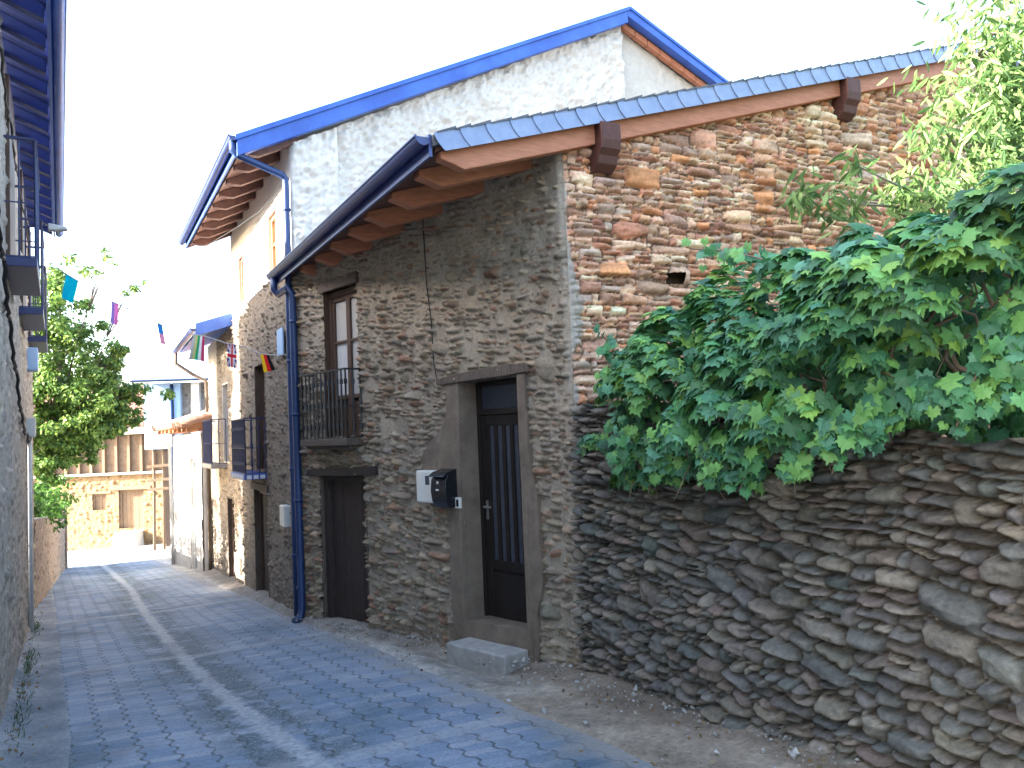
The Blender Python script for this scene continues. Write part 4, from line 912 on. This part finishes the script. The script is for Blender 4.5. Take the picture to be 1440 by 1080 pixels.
par = math_(nt, 'MULTIPLY', math_(nt, 'MODULO', ci, 2.0), .05); cy = math_(nt, 'DIVIDE', math_(nt, 'ADD', math_(nt, 'ADD', Y2, par), math_(nt, 'MULTIPLY', math_(nt, 'SUBTRACT', fx, .5), .035)), .10); ri = math_(nt, 'FLOOR', cy); fy = math_(nt, 'FRACT', cy)
ey = math_(nt, 'MULTIPLY', math_(nt, 'MINIMUM', fy, math_(nt, 'SUBTRACT', 1.0, fy)), .10)
def sst(x, a, c):
    n = N(nt, 'ShaderNodeMapRange', interpolation_type='SMOOTHSTEP'); n.inputs['From Min'].default_value = a; n.inputs['From Max'].default_value = c
    nt.links.new(x, n.inputs['Value']); return n.outputs[0]
jx = math_(nt, 'MULTIPLY', math_(nt, 'SUBTRACT', 1.0, sst(ex, .005, .013)), sst(w2, .28, .5)); jy = math_(nt, 'MULTIPLY', math_(nt, 'SUBTRACT', 1.0, sst(ey, .001, .006)), .45); jt = math_(nt, 'MAXIMUM', jx, jy)
cmb = N(nt, 'ShaderNodeCombineXYZ'); nt.links.new(ci, cmb.inputs[0]); nt.links.new(ri, cmb.inputs[1]); wn = N(nt, 'ShaderNodeTexWhiteNoise'); nt.links.new(cmb.outputs[0], wn.inputs['Vector'])
base = ramp(nt, wn.outputs['Value'], [(0, (.18, .24, .32)), (.5, (.24, .29, .36)), (1, (.31, .335, .38))])
base = mixc(nt, base, ramp(nt, noise(nt, v, .9, 5, .65), [(.32, (.50, .60, .62)), (.5, (1, 1, 1)), (.72, (1.25, 1.18, 1.15))]), 1.0, 'MULTIPLY')
base = mixc(nt, base, ramp(nt, noise(nt, v, 60, 6, .75), [(.3, (.62, .62, .62)), (.7, (1.35, 1.35, 1.35))]), 1.0, 'MULTIPLY')
dy9 = math_(nt, 'SUBTRACT', Y, 9.0); lo_ = math_(nt, 'MINIMUM', dy9, 0.0); hi_ = math_(nt, 'MINIMUM', math_(nt, 'MAXIMUM', dy9, 0.0), 9.0)
xc = math_(nt, 'ADD', 1.255, math_(nt, 'ADD', math_(nt, 'MULTIPLY', math_(nt, 'MULTIPLY', lo_, lo_), .0085), math_(nt, 'MULTIPLY', math_(nt, 'MULTIPLY', hi_, hi_), .0027)))
dst = math_(nt, 'ABSOLUTE', math_(nt, 'SUBTRACT', X, xc)); near = math_(nt, 'SUBTRACT', 1.0, sst(dst, .15, .55))
st_ = math_(nt, 'MULTIPLY', near, sst(noise(nt, v, 2.4, 6, .72), .40, .54))
base = mixc(nt, base, ramp(nt, noise(nt, v, 45, 6, .8), [(.38, (.035, .055, .06)), (.52, (.09, .12, .13)), (.64, (.36, .39, .40))]), math_(nt, 'MULTIPLY', st_, .85))
base = mixc(nt, base, (.06, .07, .06), math_(nt, 'MULTIPLY', jt, .68))
rag = math_(nt, 'MULTIPLY', math_(nt, 'SUBTRACT', noise(nt, v, 7, 6, .75), .5), .26)
strip = math_(nt, 'SUBTRACT', 1.0, sst(math_(nt, 'ADD', dst, rag), .035, .10))
side = sst(math_(nt, 'SUBTRACT', X, xc), -.02, .04); yb = math_(nt, 'ADD', Y, math_(nt, 'ADD', math_(nt, 'MULTIPLY', side, .12), math_(nt, 'MULTIPLY', noise(nt, v, .8, 1), .2)))
bd_ = math_(nt, 'MULTIPLY', math_(nt, 'ABSOLUTE', math_(nt, 'SUBTRACT', math_(nt, 'FRACT', math_(nt, 'DIVIDE', math_(nt, 'ADD', yb, 1.47), 4.38)), .5)), 4.38)
band = math_(nt, 'SUBTRACT', 1.0, sst(math_(nt, 'ADD', bd_, rag), .06, .13))
crust = math_(nt, 'MAXIMUM', strip, math_(nt, 'MULTIPLY', band, .62)); crust = math_(nt, 'MULTIPLY', crust, sst(noise(nt, v, 1.7, 5, .7), .22, .42))
base = mixc(nt, base, ramp(nt, noise(nt, v, 24, 7, .75), [(.3, (.20, .215, .235)), (.5, (.36, .37, .385)), (.7, (.52, .53, .53))]), crust)
dirt = math_(nt, 'MULTIPLY', sst(noise(nt, v, 1.1, 6, .7), .5, .68), .55)
base = mixc(nt, base, ramp(nt, noise(nt, v, 30, 6, .75), [(.3, (.10, .11, .12)), (.7, (.25, .25, .25))]), dirt)
jt = math_(nt, 'MULTIPLY', jt, math_(nt, 'SUBTRACT', 1.0, crust))
dust = math_(nt, 'MULTIPLY', sst(math_(nt, 'ADD', X, math_(nt, 'MULTIPLY', math_(nt, 'SUBTRACT', noise(nt, v, 2.2, 6, .75), .5), 1.1)), 2.45, 2.95), .8)
base = mixc(nt, base, ramp(nt, noise(nt, v, 40, 6, .75), [(.3, (.22, .20, .175)), (.7, (.40, .37, .33))]), dust)
nt.links.new(base, b.inputs['Base Color']); b.inputs['Roughness'].default_value = .75; b.inputs['Specular IOR Level'].default_value = .35
hgt = math_(nt, 'ADD', math_(nt, 'MULTIPLY', math_(nt, 'SUBTRACT', 1.0, jt), 1.0), math_(nt, 'MULTIPLY', noise(nt, v, 50, 6, .75), .35)); hgt = math_(nt, 'ADD', hgt, math_(nt, 'ADD', math_(nt, 'MULTIPLY', wn.outputs['Value'], .25), math_(nt, 'MULTIPLY', crust, .5)))
bump(nt, b, hgt, .8, .007)
M['paver'] = m_
ys = np.arange(-8, 33.01, .25)
sheet('road', np.linspace(.12, 2.86, 12), ys, lambda X, Y: Gv(Y)+.010-.018*np.exp(-((X-1.36)/.5)**2)+.006*fbm(X, Y, .8, 3, 3), M['paver'])
mcon = vcol('worn_concrete_sheet', amp=.42, scale=30, bs=.9, bd=.012, bscale=45); M['consheet'] = mcon
def con_col(a, c, sc=3.0, seed=1):
    return lambda X, Y: np.array(a)+(np.array(c)-np.array(a))*np.clip(.5+1.6*fbm(X, Y, sc, seed, 5, .6), 0, 1)[..., None]
def edge_col0(X, Y):
    d = np.array([.33, .27, .205])+np.array([.09, .08, .07])*(2*fbm(X, Y, 2.0, 21, 5))[..., None]; c = np.array([.42, .395, .355])*(1+.6*fbm(X, Y, 3.5, 22, 5)[..., None])
    t = np.clip((Y-5.0)/1.2+1.2*fbm(X, Y, 1.5, 23, 4), 0, 1)[..., None]*np.clip(1.2-(X-2.75)/.75, .25, 1)[..., None]
    e = np.clip((2.93+.16*fbm(X*0, Y, 2.2, 24, 4)-X)/.04, 0, 1)[..., None]
    return (d*(1-t)+c*t)*(1-e*.0)
def edge_col(X, Y):
    c = edge_col0(X, Y); n = fbm(X, Y, 9, 61, 5, .7)[..., None]; n2 = fbm(X, Y, 1.4, 63, 5, .6)[..., None]
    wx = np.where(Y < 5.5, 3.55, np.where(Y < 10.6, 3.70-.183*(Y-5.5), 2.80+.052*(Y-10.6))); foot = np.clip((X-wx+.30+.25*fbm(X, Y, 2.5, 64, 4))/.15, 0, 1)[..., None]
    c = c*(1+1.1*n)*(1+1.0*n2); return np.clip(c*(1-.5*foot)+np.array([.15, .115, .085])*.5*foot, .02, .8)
xs = np.arange(2.62, 4.2, .022); ys2 = np.concatenate([np.arange(-2, 2, .06), np.arange(2, 9, .022), np.arange(9, 33, .06)])
def edge_z(X, Y):
    wx = np.where(Y < 5.5, 3.55, np.where(Y < 10.6, 3.70-.183*(Y-5.5), 2.80+.052*(Y-10.6)))
    lim = np.clip((X-(2.80+.10*fbm(X*0, Y, 1.7, 31, 4)))/.05, 0, 1)
    return Gv(Y)-.02-.085*np.exp(-((Y-6.9)/1.4)**2)*np.clip((X-2.95)/.3, 0, 1)+lim*(.040+.006*fbm(X, Y, 4, 32, 4)+.010*fbm(X, Y, 16, 36, 4, .65))+.05*np.clip((X-wx+.38)/.42, 0, 1.1)**2+.02*fbm(X, Y, 7, 34, 4)*np.clip((X-wx+.4)/.3, 0, 1)
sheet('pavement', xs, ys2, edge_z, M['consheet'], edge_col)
sheet('pavement_edge', np.arange(-.5, .34, .03), np.arange(-2, 33, .06),
      lambda X, Y: Gv(Y)-.02+np.clip((.17+.14*fbm(X*0, Y, 1.7, 41, 4)-X)/.05, 0, 1)*(.042+.006*fbm(X, Y, 4, 42, 4))+.08*np.clip((.02-X)/.3, 0, 1)**2*(1+fbm(X, Y, 5, 43, 4)), M['consheet'], con_col((.16, .185, .21), (.42, .42, .42), 2.6, 44))
sheet('street_end', np.arange(-3, 9.01, .5), np.arange(31.5, 46, .5), lambda X, Y: Gv(Y)+.012+.02*fbm(X, Y, .5, 51, 3), M['consheet'], con_col((.36, .33, .29), (.48, .45, .40), 1.0, 52))
# fallen leaves and grit along the wall feet
R = NR(77); dl = Leaves(SQ, .2)
for _ in range(520):
    y = R.uniform(3, 26); x = -.24+abs(R.normal(0, .10)) if R.rand() < .8 else R.uniform(2.6, 3.4)
    if x > 1 and y > 8: continue
    z = G(y)+.045+(.05 if x < 0 else .0)
    dl.add(np.array([x, y, z]), np.array([R.normal(0, .3), R.normal(0, .3), 1]), R.normal(0, 1, 3)*np.array([1, 1, .1]), R.uniform(.02, .05), np.array([(.22, .13, .06), (.30, .19, .09), (.16, .10, .06), (.38, .30, .2)][R.randint(4)]))
for _ in range(260):
    y = R.uniform(2.2, 9.5); wx = 3.5 if y < 5.5 else 3.62-.183*(y-5.5); x = wx-abs(R.normal(0, .22)); dl.add(np.array([x, y, G(y)+.06]), np.array([R.normal(0, .4), R.normal(0, .4), 1]), R.normal(0, 1, 3)*np.array([1, 1, .1]), R.uniform(.012, .04), np.array([(.22, .13, .06), (.34, .24, .13), (.13, .09, .06), (.42, .36, .26)][R.randint(4)]))
gr = MB()
for _ in range(700):
    y = R.uniform(2.0, 10.5); wx = 3.52 if y < 5.5 else 3.64-.183*(y-5.5); x = wx+.05-abs(R.normal(0, .16)) if R.rand() < .75 else R.uniform(2.85, 3.5); rr = R.uniform(.004, .011)*(2.2 if R.rand() < .12 else 1)
    c = np.array([x, y, G(y)+.03+.05*np.clip((x-wx+.3)/.4, 0, 1)+rr*.3]); a = R.normal(0, 1, (6, 3))*.25+np.array([(1, 0, 0), (0, 1, 0), (-1, 0, 0), (0, -1, 0), (0, 0, .8), (0, 0, -.8)])
    gr.add(c+a*rr, [(0, 1, 4), (1, 2, 4), (2, 3, 4), (3, 0, 4), (1, 0, 5), (2, 1, 5), (3, 2, 5), (0, 3, 5)])
o = gr.build('gravel', M['concrete']); o['kind'] = 'stuff'
o = dl.build('dry_leaves', M['leaf2'], None); o['kind'] = 'stuff'
gl = Leaves([(0, 0), (-.06, .4), (0, 1), (.06, .4)], .3)
for _ in range(420):
    c = [(8.0, -.24), (7.2, -.25), (9.6, -.2), (10.5, -.19), (13, -.15)][R.randint(5)]; y = c[0]+R.normal(0, .5); x = c[1]+abs(R.normal(0, .05)); d = np.array([R.normal(.15, .3), R.normal(0, .3), 1])
    gl.add(np.array([x, y, G(y)+.05]), np.cross(d, R.normal(0, 1, 3)), d, R.uniform(.03, .08), np.array((.06, .12, .03))*R.uniform(.7, 1.4))
o = gl.build('weeds', M['leaf2'], None); o['kind'] = 'stuff'
R = NR(79)
for i, (px, py) in enumerate([(716, 994), (1203, 1040)]):
    d = ray(px, py); t = -(EYE)/(d[2]+.07*d[1]); p = CAM+t*d; L_ = Leaves([(-.4, -.3), (-.2, .35), (.3, .4), (.5, -.1), (.1, -.45)], .3); L_.add(p+UP*.05, (.2, -.3, 1), (1, .2, 0), .04, np.array((.7, .7, .7)))
    o = L_.build('paper_scrap', M['flag'], None); tag(o, ['white scrap of paper on the pavers in front of the step', 'white scrap of paper on the dirt below the garden wall'][i], 'litter')

# ================================================================== LIGHT, SKY, CAMERA
SUN_EL = math.radians(22); to = np.array([-.97, .22]); to /= np.linalg.norm(to); SUN_ROT = math.atan2(to[0], to[1])
sd_ = Vector((to[0]*math.cos(SUN_EL), to[1]*math.cos(SUN_EL), math.sin(SUN_EL)))
l = bpy.data.lights.new('sun', 'SUN'); l.energy = 4.4; l.angle = math.radians(.53); l.color = (1, .93, .82); lo = bpy.data.objects.new('sun', l); COL.objects.link(lo)
lo.rotation_euler = (-sd_).to_track_quat('-Z', 'Y').to_euler(); lo.location = (0, 0, 30)
W = bpy.data.worlds.new('World'); SC.world = W; W.use_nodes = True; nt = W.node_tree; bg = nt.nodes['Background']
sk = N(nt, 'ShaderNodeTexSky', sky_type='NISHITA'); sk.sun_disc = False; sk.sun_elevation = SUN_EL; sk.sun_rotation = SUN_ROT % (2*math.pi); sk.dust_density = 3.0; sk.air_density = 1.0; sk.ozone_density = 1.0
nt.links.new(sk.outputs[0], bg.inputs['Color']); bg.inputs['Strength'].default_value = .13
cd = bpy.data.cameras.new('camera'); cam = bpy.data.objects.new('camera', cd); COL.objects.link(cam); SC.camera = cam
cd.sensor_width = 36; cd.lens = FPX/1440*36; cd.clip_start = .02; cd.clip_end = 2000
from mathutils import Matrix
mt = Matrix(((RT[0], UU[0], -FW[0]), (RT[1], UU[1], -FW[1]), (RT[2], UU[2], -FW[2]))); cam.matrix_world = Matrix.Translation(Vector(CAM)) @ mt.to_4x4()
vs = SC.view_settings; vs.view_transform = 'Standard'; vs.look = 'None'; vs.exposure = 3.42; vs.gamma = 1
